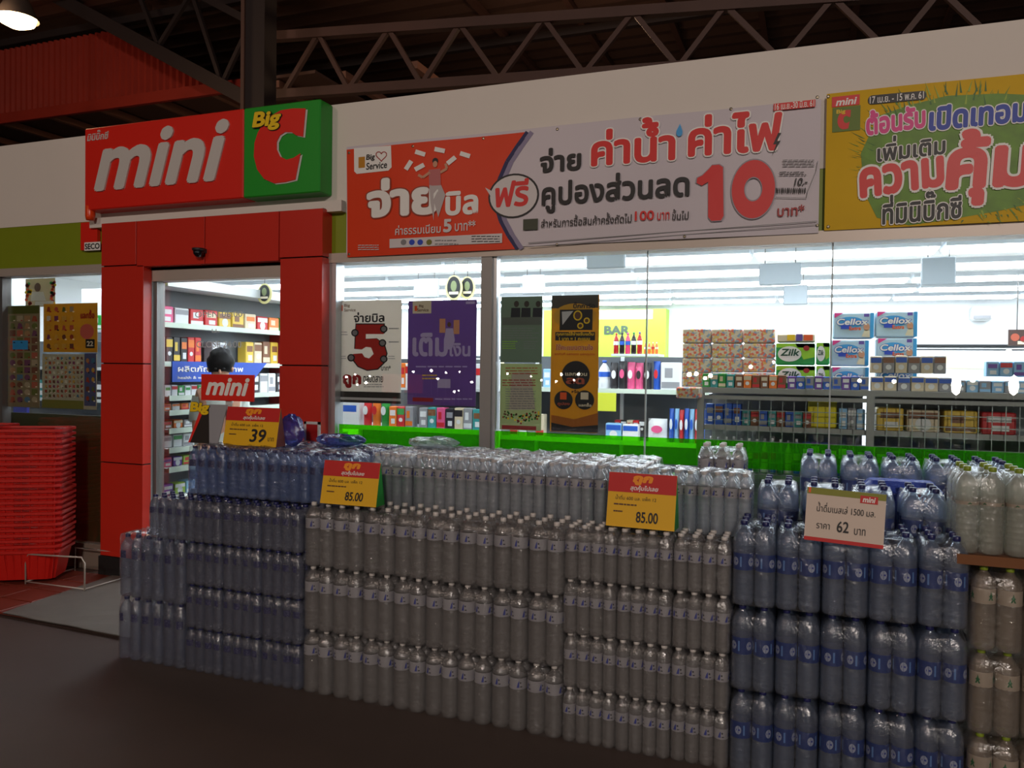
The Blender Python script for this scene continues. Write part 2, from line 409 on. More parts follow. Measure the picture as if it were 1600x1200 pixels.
for i in (2, 3): MB().box(wx[i] - .004, FY + .026, .37, wx[i] + .004, FY + .042, zh2, mat('silicone_joint', (170, 180, 180), .4)).build('joint', win2)
# translucent green film strip on the glass
gs = clear('green_film', (.30, .84, .05), (80, 190, 14), .2, .2, .03)
for i in range(4):
    MB().box(wx[i] + (.05 if i < 2 else .006), FY + .024, 1.09, wx[i + 1] - (.05 if i == 0 else .006), FY + .027, 1.245, gs).build('green_strip', win2)
MB().box(XL, FY + .10, .2, P(157, 600, FY).x, FY + .11, 1.22, mat('olive_backing', (58, 58, 22), .6, var=.3, vscale=3)).build('lower_backing', win1)

# ------------------------------------------------------------------ banners
def wv(a, b): return .006 * math.sin(a * 4.1 + b * 2) + .0014 * math.sin(a * 9 - b * 5 + 1)
def sheet(Y, x0, x1, z0, z1, m, wave, nx=60, nz=14):
    mb = MB(); vs = []
    for k in (0, 1):
        for j in range(nz + 1):
            for i in range(nx + 1):
                a_, b_ = x0 + (x1 - x0) * i / nx, z0 + (z1 - z0) * j / nz; vs.append((a_, Y - wave(a_, b_) + k * .002, b_))
    q = (nx + 1) * (nz + 1); fs = []
    for j in range(nz):
        for i in range(nx):
            k = j * (nx + 1) + i; fs += [(k, k + 1, k + nx + 2, k + nx + 1), (q + k, q + k + nx + 1, q + k + nx + 2, q + k + 1)]
    return mb.add(vs, fs, m, True)
BY = FY - .045
VW = mat('vinyl_white', (206, 198, 206), .38, bump=.2, vscale=2.5, spec=.35); VO = mat('vinyl_orange', (222, 62, 22), .42, bump=.2, vscale=2.5, spec=.3)
bx0, bx1 = P(541, 320, BY).x, P(1281, 250, BY).x
bz0, bz1 = (P(541, 402, BY).z + P(1281, 358, BY).z) / 2, (P(541, 236, BY).z + P(1281, 147, BY).z) / 2
ban = thing('banner', 'long orange and white bill payment banner with a big red 10', 'banner', ((bx0 + bx1) / 2, BY, bz0)); bl = -Vector(ban.location)
sheet(BY, bx0, bx1, bz0, bz1, VW, wv).build('sheet', ban, bl)
b = Print(BY - .0015, wave=wv, step=.0007)
def fan(curve, xedge, m):
    for (xa, ya), (xb, yb) in zip(curve, curve[1:]):
        if isinstance(xedge, (int, float)): b.poly([(xedge, ya), (xa, ya), (xb, yb), (xedge, yb)], m)
# the curved boundary between orange and white
cv = [(822, 206), (806, 228), (790, 252), (778, 280), (772, 300), (773, 322), (780, 345), (792, 368), (806, 389)]
# orange field
top = [(541 + (822 - 541) * t / 6, 233 + (206 - 233) * t / 6) for t in range(7)]
def orange_field():
    nC = len(cv)
    for j in range(nC - 1):
        f0, f1 = j / (nC - 1), (j + 1) / (nC - 1)
        L0, L1 = (542, 234 + f0 * 168), (542, 234 + f1 * 168)
        for i in range(18):
            g0, g1 = i / 18, (i + 1) / 18
            q0 = [(L0[0] + (cv[j][0] - L0[0]) * g, L0[1] + (cv[j][1] - L0[1]) * g) for g in (g0, g1)]
            q1 = [(L1[0] + (cv[j + 1][0] - L1[0]) * g, L1[1] + (cv[j + 1][1] - L1[1]) * g) for g in (g0, g1)]
            b.poly([q0[0], q0[1], q1[1], q1[0]], VO)
orange_field(); b.up()
b.strip([(x + 2, y) for x, y in cv], 6, NAVY); b.strip([(x + 9, y) for x, y in cv], 7, mat('print_grey_violet', (140, 130, 160), .5)); b.up()
b.disc(802, 306, 40, BLACK, 35, 32).up().disc(802, 306, 37, mat('print_pale', (214, 208, 208), .5), 32, 32).up()
b.poly([(758, 293), (775, 302), (770, 312)], mat('print_pale')).up()
b.text('ฟรี', 774, 282, 325, 826, RED, .03, .1)
b.poly([(554, 232), (612, 228), (613, 262), (608, 267), (558, 272), (554, 268)], WHITE).up()
b.rect(561, 246, 263, 571, mat('print_mustard', (190, 130, 20), .5)).up().text('Big', 573, 242, 253, 587, BLACK, .03, .1).text('Service', 573, 255, 266, 606, BLACK, .02, .1)
hp = [(590 + 8.5 * 16 * math.sin(t) ** 3 / 16, 244 - 8.5 * (13 * math.cos(t) - 5 * math.cos(2 * t) - 2 * math.cos(3 * t) - math.cos(4 * t)) / 16) for t in [2 * math.pi * k / 18 for k in range(19)]]
b.strip([(x + 7, y) for x, y in hp], 1.4, DRED); b.up()
b.text('จ่าย', 574, 281, 342, 686, WHITE, .05, 0, halo=mat('print_shadow', (150, 60, 40), .5), hw=.03)
b.text('บิล', 697, 300, 338, 748, WHITE, .035)
# leaping figure in the print and flying bill slips
b.disc(681, 252, 4.5, BLACK, 5, 12).up().disc(681, 257, 3.6, SKIN, 5, 12).poly([(671, 266), (689, 264), (690, 290), (672, 291)], mat('print_rose', (190, 110, 110), .6)).poly([(672, 290), (690, 289), (697, 305), (686, 340), (680, 318), (679, 345), (674, 318)], mat('print_pale_trousers', (190, 180, 180), .6))
b.strip([(673, 270), (662, 278), (655, 274)], 4, SKIN); b.strip([(689, 270), (699, 264), (697, 256)], 4, SKIN)
for (x, y, r) in ((658, 240, .3), (688, 235, .2), (727, 242, .3), (706, 251, -.7), (640, 259, -1), (657, 262, -.5)):
    c_, s_ = math.cos(r), math.sin(r); b.poly([(x + dx * c_ - dy * s_, y + dx * s_ + dy * c_) for dx, dy in ((-8, -3.5), (8, -3.5), (8, 3.5), (-8, 3.5))], WHITE)
b.up()
b.text('ค่าธรรมเนียม', 619, 353, 368, 690, mat('print_pale'), .015).text('5', 694, 343, 364, 707, mat('print_pale'), .04).text('บาท**', 712, 346, 362, 744, mat('print_pale'), .015)
b.rect(610, 374, 388, 785, mat('print_pale'))
b.up()
for x, m_ in ((632, GREY), (645, BLUE), (658, BLUE), (672, mat('print_olive', (120, 120, 50), .5))): b.disc(x, 379, 4.5, m_, 4.5, 14)
b.lines(681, 374, 385, 725, 2, GREY).lines(738, 368, 380, 784, 3, BLACK).lines(560, 382, 392, 595, 3, mat('print_pale'))
# right half
b.text('จ่าย', 844, 233, 271, 909, BLACK, .035).text('ค่าน้ำ', 925, 193, 262, 1056, RED, .035, halo=WHITE, hw=.03).text('ค่าไฟ', 1076, 182, 247, 1222, RED, .035, halo=WHITE, hw=.03)
b.disc(1062, 208, 5, LBLUE, 6, 14).poly([(1057, 206), (1063, 194), (1067, 206)], LBLUE).up()
b.poly([(1216, 208), (1208, 226), (1213, 226), (1206, 244), (1220, 220), (1214, 221), (1221, 208)], BLACK).up()
b.text('คูปองส่วนลด', 847, 280, 334, 1078, BLACK, .03)
SH2 = mat('print_shadow2', (150, 140, 150), .5)
one = [(1107, 285), (1097, 291), (1089, 287), (1090, 279), (1098, 275), (1108, 265), (1113, 259), (1124, 258), (1130, 262), (1131, 338), (1127, 345), (1112, 346), (1107, 340)]
b.poly([(1111 + (x - 1111) * 1.07, 302 + (y - 302) * 1.03) for x, y in one], SH2).disc(1177, 296, 36, SH2, 47.5, 36, .36).up().poly(one, RED).disc(1177, 296, 34, RED, 45.5, 36, .42).up()
b.text('บาท*', 1215, 322, 339, 1257, DRED, .02)
b.text('สำหรับการซื้อสินค้าครั้งถัดไป', 846, 339, 356, 988, BLACK, .01).text('100', 993, 331, 346, 1023, RED, .02).text('บาท', 1028, 333, 345, 1047, RED, .01).text('ขึ้นไป', 1051, 328, 345, 1077, BLACK, .01)
b.rect(818, 343, 360, 841, mat('print_photo', (70, 74, 60), .6)).up()
b.rect(1209, 163, 174, 1274, RED).up().text('16 เม.ย.-30 มิ.ย. 61', 1211, 163, 173, 1272, WHITE, .01)
b.lines(1223, 249, 262, 1275, 3, GREY).lines(1218, 268, 276, 1268, 2, BLACK).text('10.-', 1241, 279, 291, 1262, BLACK, .02, .2)
for k in range(16): b.rect(1212 + k * 3, 294, 302, 1212 + k * 3 + (1.2 if k % 3 else 2), BLACK)
b.strip([(1212, 309), (1260, 310), (1262, 300), (1275, 268), (1278, 252)], 1, GREY)
b.strip([(826, 380), (1277, 346)], 1.2, GREY); b.strip([(826, 386), (1277, 351)], 1.0, GREY); b.up()
b.build(ban, loc=bl)
eye = mat('eyelet_brass', (150, 140, 120), .3, .8)
def eyelets(parent, off, pts, Y, wave):
    for x, y in pts:
        p = P(x, y, Y); mb = MB(); mb.lathe([(.004, 0), (.009, 0), (.009, .003), (.004, .003)], eye, 10)
        o_ = mb.build('eyelet', parent); o_.matrix_local = Matrix.Translation(Vector((p.x, Y - wave(p.x, p.z) - .001, p.z)) + off) @ Matrix.Rotation(R_(90), 4, 'X')
eyelets(ban, bl, [(546, 239), (646, 229), (755, 216), (871, 202), (1001, 187), (1142, 170), (1277, 152), (1277, 352), (545, 397), (870, 382), (1070, 370)], BY, wv)

yx0 = P(1290, 250, BY).x; yx1 = P(1290, 250, BY).x + 1.9
yz0, yz1 = P(1290, 360, BY).z, P(1290, 147, BY).z
ban2 = thing('banner', 'yellow and green grass banner at the right with hand drawn lettering', 'banner', ((yx0 + yx1) / 2, BY, yz0)); bl = -Vector(ban2.location)
VY = mat('vinyl_yellow', (214, 172, 8), .5, var=.12, vscale=3, bump=.12, spec=.2)
sheet(BY, yx0, yx1, yz0, yz1, VY, wv, 50).build('sheet', ban2, bl)
b = Print(BY - .0015, wave=wv, step=.0007)
GR = mat('print_grass', (96, 140, 20), .5, var=.5, vscale=12); GR2 = mat('print_grass_deep', (50, 104, 18), .5)
rg = random.Random(5)
blob = [(1372, 182), (1420, 165), (1480, 150), (1560, 146), (1660, 150), (1700, 230), (1690, 300), (1560, 330), (1480, 344), (1420, 352), (1370, 340), (1350, 300), (1345, 240)]
for j_ in range(len(blob)):
    (xa_, ya_), (xb_, yb_) = blob[j_], blob[(j_ + 1) % len(blob)]
    for q_ in range(5):
        f0, f1 = q_ / 5, (q_ + 1) / 5; cx_, cy_ = 1500, 245
        b.poly([(cx_ + (xa_ - cx_) * f0, cy_ + (ya_ - cy_) * f0), (cx_ + (xb_ - cx_) * f0, cy_ + (yb_ - cy_) * f0), (cx_ + (xb_ - cx_) * f1, cy_ + (yb_ - cy_) * f1), (cx_ + (xa_ - cx_) * f1, cy_ + (ya_ - cy_) * f1)] if q_ else [(cx_, cy_), (cx_ + (xb_ - cx_) * f1, cy_ + (yb_ - cy_) * f1), (cx_ + (xa_ - cx_) * f1, cy_ + (ya_ - cy_) * f1)], GR)
b.up()
for i in range(220):
    a_ = rg.random() * 2 * math.pi; cx, cy = 1500 + math.cos(a_) * 150, 248 + math.sin(a_) * 96
    cx += rg.uniform(-16, 16); cy += rg.uniform(-12, 12); L = rg.uniform(8, 20)
    dx, dy = math.cos(a_) * L + rg.uniform(-6, 6), math.sin(a_) * L - 4
    if cy + dy > 352: continue
    b.poly([(cx - 1.6, cy), (cx + dx, cy + dy), (cx + 1.6, cy)], rg.choice([GR, GR2, mat('print_grass_light', (150, 176, 40), .5)]))
b.up()
b.rect(1300, 152, 168, 1343, RED).up().text('mini', 1306, 155, 166, 1339, WHITE, .03, .2).rect(1301, 169, 207, 1344, mat('print_green2', (96, 120, 20), .5)).up()
def Cb(sc_, ox, oy): return [((x - 400) * sc_ + ox, (y - 170) * sc_ + oy) for x, y in Cpts()]
b.poly(Cb(.26, 1309, 172), RED).up().text('Big', 1307, 172, 180, 1321, YEL, .03)
b.disc(1362, 157, 6, BLACK, 7, 16).disc(1441, 150, 6, BLACK, 7, 16)
pill = [(1357, 155), (1362, 150), (1440, 143), (1446, 147), (1446, 152), (1441, 157), (1362, 164), (1356, 160)]

for q_ in range(6): b.poly([(1361 + q_ * 13.4, 150 - q_ * 1.2), (1361 + q_ * 13.4 + 13.6, 148.9 - q_ * 1.2), (1361 + q_ * 13.4 + 13.6, 162.8 - q_ * 1.2), (1361 + q_ * 13.4, 164 - q_ * 1.2)], BLACK)
b.up().text('17 เม.ย. - 15 พ.ค. 61', 1359, 152, 163, 1443, WHITE, .012)
b.up().text('ต้อนรับ', 1353, 172, 211, 1446, PINK, .045, .05, rot=.06, halo=WHITE, hw=.04).text('เปิดเทอม', 1451, 166, 205, 1606, mat('print_royal', (28, 60, 170), .5), .045, .05, rot=.02, halo=WHITE, hw=.04)
b.text('เพิ่มเติม', 1370, 214, 252, 1477, BLACK, .03, .05, rot=.05, halo=WHITE, hw=.04)
b.text('ความ', 1342, 258, 306, 1476, RED, .05, .05, rot=.1, halo=WHITE, hw=.05).text('คุ้ม', 1478, 205, 325, 1618, RED, .045, .05, halo=WHITE, hw=.035)
b.text('ที่มินิบิ๊กซี', 1378, 304, 350, 1502, BLACK, .03, .05, rot=.04, halo=WHITE, hw=.04)
b.build(ban2, loc=bl)
eyelets(ban2, bl, [(1294, 151), (1294, 354)], BY, wv)

# ------------------------------------------------------------------ posters on the glass
GP = FY + .052
def poster(x0, yt, yb, x1, base, label, hanging=False, Y=GP):
    p0, p1, p2 = P(x0, yt, Y), P(x0, yb, Y), P(x1, (yt + yb) / 2, Y)
    t = thing('poster', label, 'poster', ((p0.x + p2.x) / 2, Y, p1.z)); off = -Vector(t.location)
    MB().box(p0.x, Y, p1.z, p2.x, Y + .003, p0.z, base).build('sheet', t, off)
    pr = Print(Y, step=.0008); return t, pr, off
def paper(name, col): return clear(name, (1, 1, 1), col, .999, .5, .03)
PW = paper('paper_grey', (214, 206, 196)); PWD = mat('paper_shade', (120, 112, 104), .6)
t, p, off = poster(527, 470, 620, 627, PW, 'white poster with a big red 5 hanging in the window')
p.rect(527, 611, 620, 626, mat('print_dark_bar', (40, 36, 34), .5)).up().rect(527, 614, 616, 626, LGREY)
p.text('Big', 538, 475, 481, 547, BROWN, .02).text('Service', 538, 482, 487, 556, BROWN, .02).rect(530, 477, 486, 536, ORANGE)
p.text('จ่ายบิล', 553, 488, 504, 601, BLACK, .03)
five = [(557, 507), (600, 507), (600, 522), (572, 522), (572, 530), (588, 529), (600, 538), (604, 552), (600, 566), (590, 576), (574, 578), (560, 572), (551, 560), (552, 553), (566, 552), (570, 558), (577, 560), (584, 553), (580, 543), (572, 542), (566, 546), (555, 545)]
p.poly([(577 + (x - 577) * 1.07, 542 + (y - 542) * 1.05) for x, y in five], BLACK).up().poly(five, mat('print_red_deep', (186, 34, 24), .5)).up()
for x, y in ((555, 520), (600, 514), (598, 536), (549, 559), (600, 561)): p.disc(x, y, 6, BLACK, 6, 14)
p.up()
for x, y in ((555, 520), (600, 514), (598, 536), (549, 559), (600, 561)): p.disc(x, y, 4, GREY, 4, 12)
p.lines(608, 511, 516, 624, 1, GREY).lines(608, 532, 537, 624, 1, GREY).lines(532, 517, 525, 546, 2, GREY).lines(532, 555, 562, 543, 2, GREY).lines(607, 555, 562, 620, 2, GREY)
p.text('บาท*', 596, 571, 579, 611, BLACK, .02).text('ถูก', 536, 585, 606, 565, DRED, .06).text('ตลอดสาย', 568, 587, 597, 599, BLACK, .02).lines(569, 599, 606, 606, 2, GREY)
MB().box(P(526, 600, GP).x, GP - .006, P(526, 628, GP).z, P(627, 600, GP).x, GP + .004, P(526, 611, GP).z, mat('rail_dark', (50, 48, 46), .4)).box(P(527, 600, GP).x, GP - .008, P(526, 624, GP).z, P(627, 600, GP).x, GP - .005, P(526, 620, GP).z, LGREY).build('bottom_rail', t, off)
p.build(t, loc=off)
t, p, off = poster(638, 470, 632, 744, paper('paper_purple', (122, 94, 146)), 'purple poster with white lettering right of the big 5 poster')
p.rect(645, 470, 490, 674, CREAM).up().text('Big', 655, 476, 481, 662, BROWN, .02).text('Service', 652, 482, 487, 670, BROWN, .02).rect(648, 478, 486, 652, ORANGE).rect(728, 471, 475, 742, LPURP)
p.rect(687, 498, 520, 696, mat('print_peach', (214, 150, 110), .5)).rect(709, 500, 522, 718, mat('print_peach')).disc(702, 507, 3, BROWN, 4, 10).poly([(697, 513), (708, 513), (711, 532), (706, 546), (699, 546), (694, 532)], LPURP)
p.up().text('เติม', 645, 520, 557, 700, LPURP, .035).text('เงิน', 703, 536, 557, 735, LPURP, .03)
p.lines(650, 570, 576, 733, 1, LPURP).lines(660, 584, 594, 690, 2, YEL).rect(684, 592, 606, 704, LPURP).rect(645, 621, 627, 677, DRED).lines(680, 621, 626, 740, 1, LPURP)
p.build(t, loc=off)
t, p, off = poster(783, 464, 566, 847, paper('paper_moss', (122, 134, 118)), 'grey green poster with three dark suited figures beside the mullion')
for x in (807, 823, 841): p.disc(x, 475, 4, mat('print_hair', (60, 50, 44), .6), 5, 12).poly([(x - 8, 481), (x + 6, 481), (x + 6, 496), (x - 9, 496)], mat('print_suit', (34, 36, 44), .6))
p.up().lines(785, 511, 530, 845, 5, GREY).lines(785, 532, 546, 810, 4, LIME).lines(818, 532, 546, 842, 4, GREY).rect(785, 496, 508, 846, mat('print_dim_green', (96, 104, 96), .6))
p.build(t, loc=off)
t, p, off = poster(782, 568, 671, 846, paper('paper_pale_green', (170, 176, 138)), 'pale green poster with fruit border under the grey green poster')
p.poly([(800, 582), (830, 580), (836, 640), (795, 641)], mat('print_wash', (186, 178, 160), .6)).up().lines(790, 573, 586, 843, 3, mat('print_rust', (176, 84, 60), .6)).lines(785, 592, 604, 840, 3, DRED).lines(790, 606, 640, 838, 9, GREY)
rg = random.Random(2)
for i in range(60):
    x = rg.uniform(785, 842); y = 640 + abs(x - 813) * -.25 + rg.uniform(8, 22); p.disc(x, y, 1.6, rg.choice([DRED, BROWN, GREENP, YEL]), 1.6, 6)
p.rect(784, 664, 670, 838, DRED)
p.build(t, loc=off)
t, p, off = poster(862, 462, 674, 935, paper('paper_gold', (196, 152, 56)), 'tall black and gold card poster with dark discs')
p.rect(862, 462, 482, 935, mat('print_smoke', (60, 56, 50), .5)).up().disc(898, 494, 34, GOLD, 20, 24).up()
p.text('บิ๊กการ์ด', 896, 472, 482, 930, BLACK, .04).rect(875, 484, 516, 926, BLACK).up().poly([(878, 487), (896, 486), (879, 508)], LGREY).disc(903, 493, 7, YEL, 8, 16).disc(917, 501, 5, YEL, 5, 12).disc(907, 509, 5, YEL, 5, 12).up().disc(903, 493, 5, BROWN, 6, 12).disc(917, 501, 3, BROWN, 3, 10).disc(907, 509, 3, BROWN, 3, 10)
p.rect(868, 519, 532, 930, BLACK).up().text('ทุกการใช้จ่ายรับแต้ม', 870, 519, 526, 928, YEL, .02).text('1 บาท = 1 คะแนน', 874, 527, 532, 922, YEL, .02)
p.text('ใช้คะแนนตามใจ', 869, 538, 547, 927, DRED, .02, halo=CREAM, hw=.03).text('ลดทันที แลกของ แลกคูปอง', 867, 551, 556, 930, DRED, .01)
for cx, cy, r in ((900, 586, 23), (881, 625, 15.5), (914, 625, 16)): p.disc(cx, cy, r, GOLD, r, 28).up().disc(cx, cy, r - 1, BLACK, r - 1, 28).up()
p.text('แลกส่วน', 884, 580, 587, 918, CREAM, .03).text('ลด', 885, 590, 600, 914, mat('print_rust'), .05).text('คูปอง', 872, 628, 634, 891, mat('print_rust'), .03).text('แลกซื้อ', 905, 629, 635, 925, CREAM, .03).text('หรือ', 894, 609, 614, 905, BLACK, .03).rect(876, 613, 624, 886, ORANGE).rect(908, 613, 624, 920, CREAM)
p.poly([(862, 648), (898, 655), (935, 645), (935, 674), (862, 674)], mat('print_amber', (168, 96, 18), .5)).up().poly([(862, 660), (895, 667), (935, 664), (935, 676), (862, 673)], BLACK)
p.build(t, loc=off)
# left window posters
def grid_poster(t, p, off, x0, yt, yb, x1, nx, ny, cols, seed, fillx=.72, filly=.66, round_=False):
    rg = random.Random(seed)
    for j in range(ny):
        for i in range(nx):
            x = x0 + (x1 - x0) * (i + .5) / nx; y = yt + (yb - yt) * (j + .5) / ny; wx_, hy = (x1 - x0) / nx * fillx / 2, (yb - yt) / ny * filly / 2
            k = rg.random()
            if round_ or k < .25: p.disc(x, y, wx_, rg.choice(cols), hy, 10)
            elif k < .75: p.rect(x - wx_, y - hy, y + hy, x + wx_, rg.choice(cols))
            else: p.poly([(x - wx_, y + hy), (x - wx_ * .5, y - hy), (x + wx_ * .6, y - hy * .8), (x + wx_, y + hy)], rg.choice(cols))
    p.up()
    for j in range(ny):
        for i in range(nx):
            x = x0 + (x1 - x0) * (i + .62) / nx; y = yt + (yb - yt) * (j + .7) / ny
            p.rect(x, y, y + (yb - yt) / ny * .14, x + (x1 - x0) / nx * .25, rg.choice([BLACK, DRED, CREAM]))
FOODD = [mat('print_dim_food_%d' % i, c, .6) for i, c in enumerate([(160, 80, 50), (170, 130, 90), (120, 76, 56), (176, 160, 130), (104, 112, 50), (180, 96, 74), (116, 66, 96), (84, 120, 144)])]
FOOD = [mat('print_food_%d' % i, c, .6) for i, c in enumerate([(150, 60, 30), (176, 120, 70), (110, 60, 40), (160, 140, 110), (90, 100, 40), (180, 80, 60), (120, 50, 90), (60, 110, 140), (190, 150, 60), (200, 190, 170)])]
t, p, off = poster(-70, 480, 632, 62, paper('paper_olive_brown', (142, 128, 100)), 'dark poster of food dishes at the left edge of the picture')
p.rect(-70, 480, 492, 61, mat('print_olive_top', (82, 88, 22), .6)).up()
grid_poster(t, p, off, -66, 492, 630, 60, 11, 12, FOODD, 1, .8, .8); p.rect(20, 532, 546, 44, LBLUE); p.build(t, loc=off)
t, p, off = poster(68, 475, 550, 152, paper('paper_mustard', (186, 144, 44)), 'mustard poster with rows of small products in the left window')
grid_poster(t, p, off, 70, 476, 548, 118, 4, 5, FOOD, 2, .5, .55); p.text('แลกซื้อ', 126, 484, 498, 148, DRED, .05).disc(136, 518, 11, mat('print_coral', (206, 96, 80), .6), 12).rect(134, 530, 544, 148, BLACK).up().text('22', 136, 533, 541, 146, CREAM, .03); p.build(t, loc=off)
t, p, off = poster(66, 553, 637, 151, paper('paper_cream', (168, 160, 140)), 'cream poster with a grid of tiny products below the mustard poster')
p.rect(132, 552, 634, 150, mat('print_slate_blue', (76, 84, 120), .6)).up()
grid_poster(t, p, off, 69, 556, 622, 131, 10, 9, FOOD, 3, .6, .6); grid_poster(t, p, off, 133, 556, 630, 150, 2, 5, FOOD, 4, .6, .5); p.rect(66, 624, 637, 131, mat('print_olive', (120, 120, 50), .5)); p.build(t, loc=off)
t, p, off = poster(40, 436, 480, 86, paper('paper_flower', (170, 158, 134)), 'poster with orange flower edges hanging above the mustard poster', Y=FY + .25)
rg = random.Random(9)
for i in range(36):
    x = rg.choice([rg.uniform(41, 48), rg.uniform(80, 86)]); p.disc(x, rg.uniform(440, 478), 2.6, rg.choice([ORANGE, DRED, YEL, GREENP]), 2.6, 8)
p.up().disc(59, 449, 5, BROWN, 7, 14).poly([(50, 456), (68, 456), (72, 470), (48, 470)], LGREY).rect(55, 471, 478, 84, LGREY); p.build(t, loc=off)
for q_ in (.06, .2): MB().tube([(P(40, 436, FY + .25).x + q_, FY + .251, P(40, 436, FY + .25).z - .01), (P(40, 436, FY + .25).x + q_, FY + .251, 2.78)], .002, ALUD).build('wire', t, off)

# ------------------------------------------------------------------ inside the shop
BKY = 13.2; CZ = 2.78
struct('store_floor', MB().box(XL, FY + .15, -.2, XR + 3, BKY, .0, mat('store_floor_tile', (190, 186, 178), .3, var=.05)))
struct('ceiling', MB().box(XL, FY + .15, CZ, XR + 3, BKY, CZ + .1, STOREW))
struct('wall_back', MB().box(XL, BKY, 0, XR + 3, BKY + .1, CZ, STOREW))
struct('wall_left', MB().box(XL - .1, FY + .15, 0, XL, BKY, CZ, STOREW)); struct('wall_right', MB().box(XR + 3, FY + .15, 0, XR + 3.1, BKY, CZ, STOREW))
TUBE = mat('fluorescent_tube', (255, 255, 255), .5, emit=((238, 246, 255), 13.0)); TRAY = mat('fixture_tray', (215, 222, 228), .4)
k = 0
fm = MB().box(-.76, -.20, -.05, .76, .20, 0, TRAY).mesh('tray'); tm = MB().box(-.74, -.17, -.075, .74, .17, -.052, TUBE).mesh('tube')
ords = ['first', 'second', 'third', 'fourth', 'fifth', 'sixth', 'seventh', 'eighth', 'ninth', 'tenth', 'eleventh', 'twelfth', 'thirteenth', 'fourteenth']
for j, y in enumerate((5.4, 6.6, 7.8, 9.0, 10.2, 11.4, 12.6)):
    for i in range(8):
        x = -7.6 + i * 1.56 + (j % 2) * .2
        t = thing('ceiling_light', 'white fluorescent ceiling light, %s row from the window, %s from the left' % (ords[j], ords[i]), 'ceiling light', (x, y, CZ), 'ceiling lights of the shop')
        obj('tray', fm, t); obj('tube', tm, t)
# air cassette, hanging panels seen against the lights
HP = mat('hanging_panel', (158, 166, 172), .6)
for (x0, yt, yb, x1, Y, nm, lb) in ((646, 436, 466, 684, 8.0, 'hanging_sign', 'pale blank sign hung from the ceiling above the purple poster'),
        (816, 430, 460, 850, 8.0, 'hanging_sign', 'pale blank sign hung from the ceiling above the green poster'),
        (916, 398, 420, 976, 6.3, 'hanging_sign', 'pale blank sign near the ceiling above the gold poster'),
        (1186, 412, 446, 1252, 7.4, 'hanging_sign', 'pale blank sign high behind the middle glass joint'),
        (1224, 446, 476, 1262, 9.6, 'hanging_sign', 'smaller pale blank sign behind the higher one left of the tissue packs'),
        (1440, 402, 446, 1494, 7.6, 'hanging_sign', 'pale blank sign near the ceiling above the blue tissue packs')):
    a_, b_, c_ = P(x0, yt, Y), P(x0, yb, Y), P(x1, (yt + yb) / 2, Y)
    t = thing(nm, lb, 'panel', ((a_.x + c_.x) / 2, Y, b_.z)); o_ = -Vector(t.location)
    MB().rbox(a_.x, Y, b_.z, c_.x, Y + .05, a_.z, HP, .01).build('board', t, o_)
    MB().tube([(a_.x + .05, Y + .02, a_.z), (a_.x + .05, Y + .02, CZ)], .004, ALUD).build('wire', t, o_)
    MB().tube([(c_.x - .05, Y + .02, a_.z), (c_.x - .05, Y + .02, CZ)], .004, ALUD).build('wire', t, o_)
a_, b_ = P(1520, 478, 12.9), P(1552, 500, 12.9)
t = thing('air_conditioner', 'white wall air conditioner on the bright back wall at right', 'air conditioner', (a_.x, 13.0, b_.z)); o_ = -Vector(t.location)
MB().rbox(a_.x, 12.95, b_.z, b_.x, BKY, a_.z, mat('ac_white', (210, 212, 214), .4), .03).build('casing', t, o_); MB().box(a_.x + .02, 12.94, b_.z + .02, b_.x - .02, 12.951, b_.z + .07, GREY).build('louvre', t, o_)
# BAR board on the back wall
Yb = 12.9
BG = mat('bar_green', (168, 214, 60), .5)
def wallboard(x0, yt, yb, x1, Y, m, nm, lb, cat, th=.03):
    a_, b_, c_ = P(x0, yt, Y), P(x0, yb, Y), P(x1, (yt + yb) / 2, Y)
    t = thing(nm, lb, cat, ((a_.x + c_.x) / 2, Y, b_.z)); o_ = -Vector(t.location)
    MB().box(a_.x, Y, b_.z, c_.x, Y + th, a_.z, m).build('board', t, o_); return t, Print(Y - .002, step=.002), o_
t, p, o_ = wallboard(850, 485, 562, 1040, Yb, BG, 'bar_board', 'lime green board reading BAR on the back wall', 'sign', .29)
p.rect(936, 485, 499, 1020, WHITE).up().text('BAR', 944, 509, 523, 984, mat('bar_grey', (70, 84, 70), .5), .05); p.build(t, loc=o_)

# cards, oval signs hanging
for (cx, cy, r, ry, Y, lb) in ((709, 450, 10.5, 17, 7.0, 'left black oval promotion card hanging over the purple poster'), (730, 450, 9.5, 15, 7.05, 'right black oval promotion card hanging over the purple poster'), (413, 459, 8.5, 13, 6.2, 'black promotion card hanging inside the doorway at upper right')):
    c_ = P(cx, cy, Y); t = thing('hanging_card', lb, 'card', c_); e = P(cx + r + 3, cy, Y).x - c_.x; ez = c_.z - P(cx, cy + ry + 3, Y).z
    mb = MB(); mb.add([(e * math.cos(q), 0, ez * math.sin(q)) for q in [2 * math.pi * k / 24 for k in range(24)]] + [(e * math.cos(q), .01, ez * math.sin(q)) for q in [2 * math.pi * k / 24 for k in range(24)]], [tuple(range(24)), tuple(range(24, 48))[::-1]] + [(k, (k + 1) % 24, 24 + (k + 1) % 24, 24 + k) for k in range(24)], mat('card_pale', (222, 214, 150), .5)); mb.build('card', t)
    p = Print(Y - .002); p.disc(cx, cy - 1, r, BLACK, ry, 24).up().disc(cx, cy - 3, r * .45, mat('print_moss', (120, 130, 90), .6), ry * .5, 14).rect(cx - r * .7, cy + ry * .35, cy + ry * .6, cx + r * .7, CREAM); p.build(t, loc=-c_)
    MB().tube([(0, .005, ez), (0, .005, CZ - c_.z)], .003, ALUD).build('wire', t)

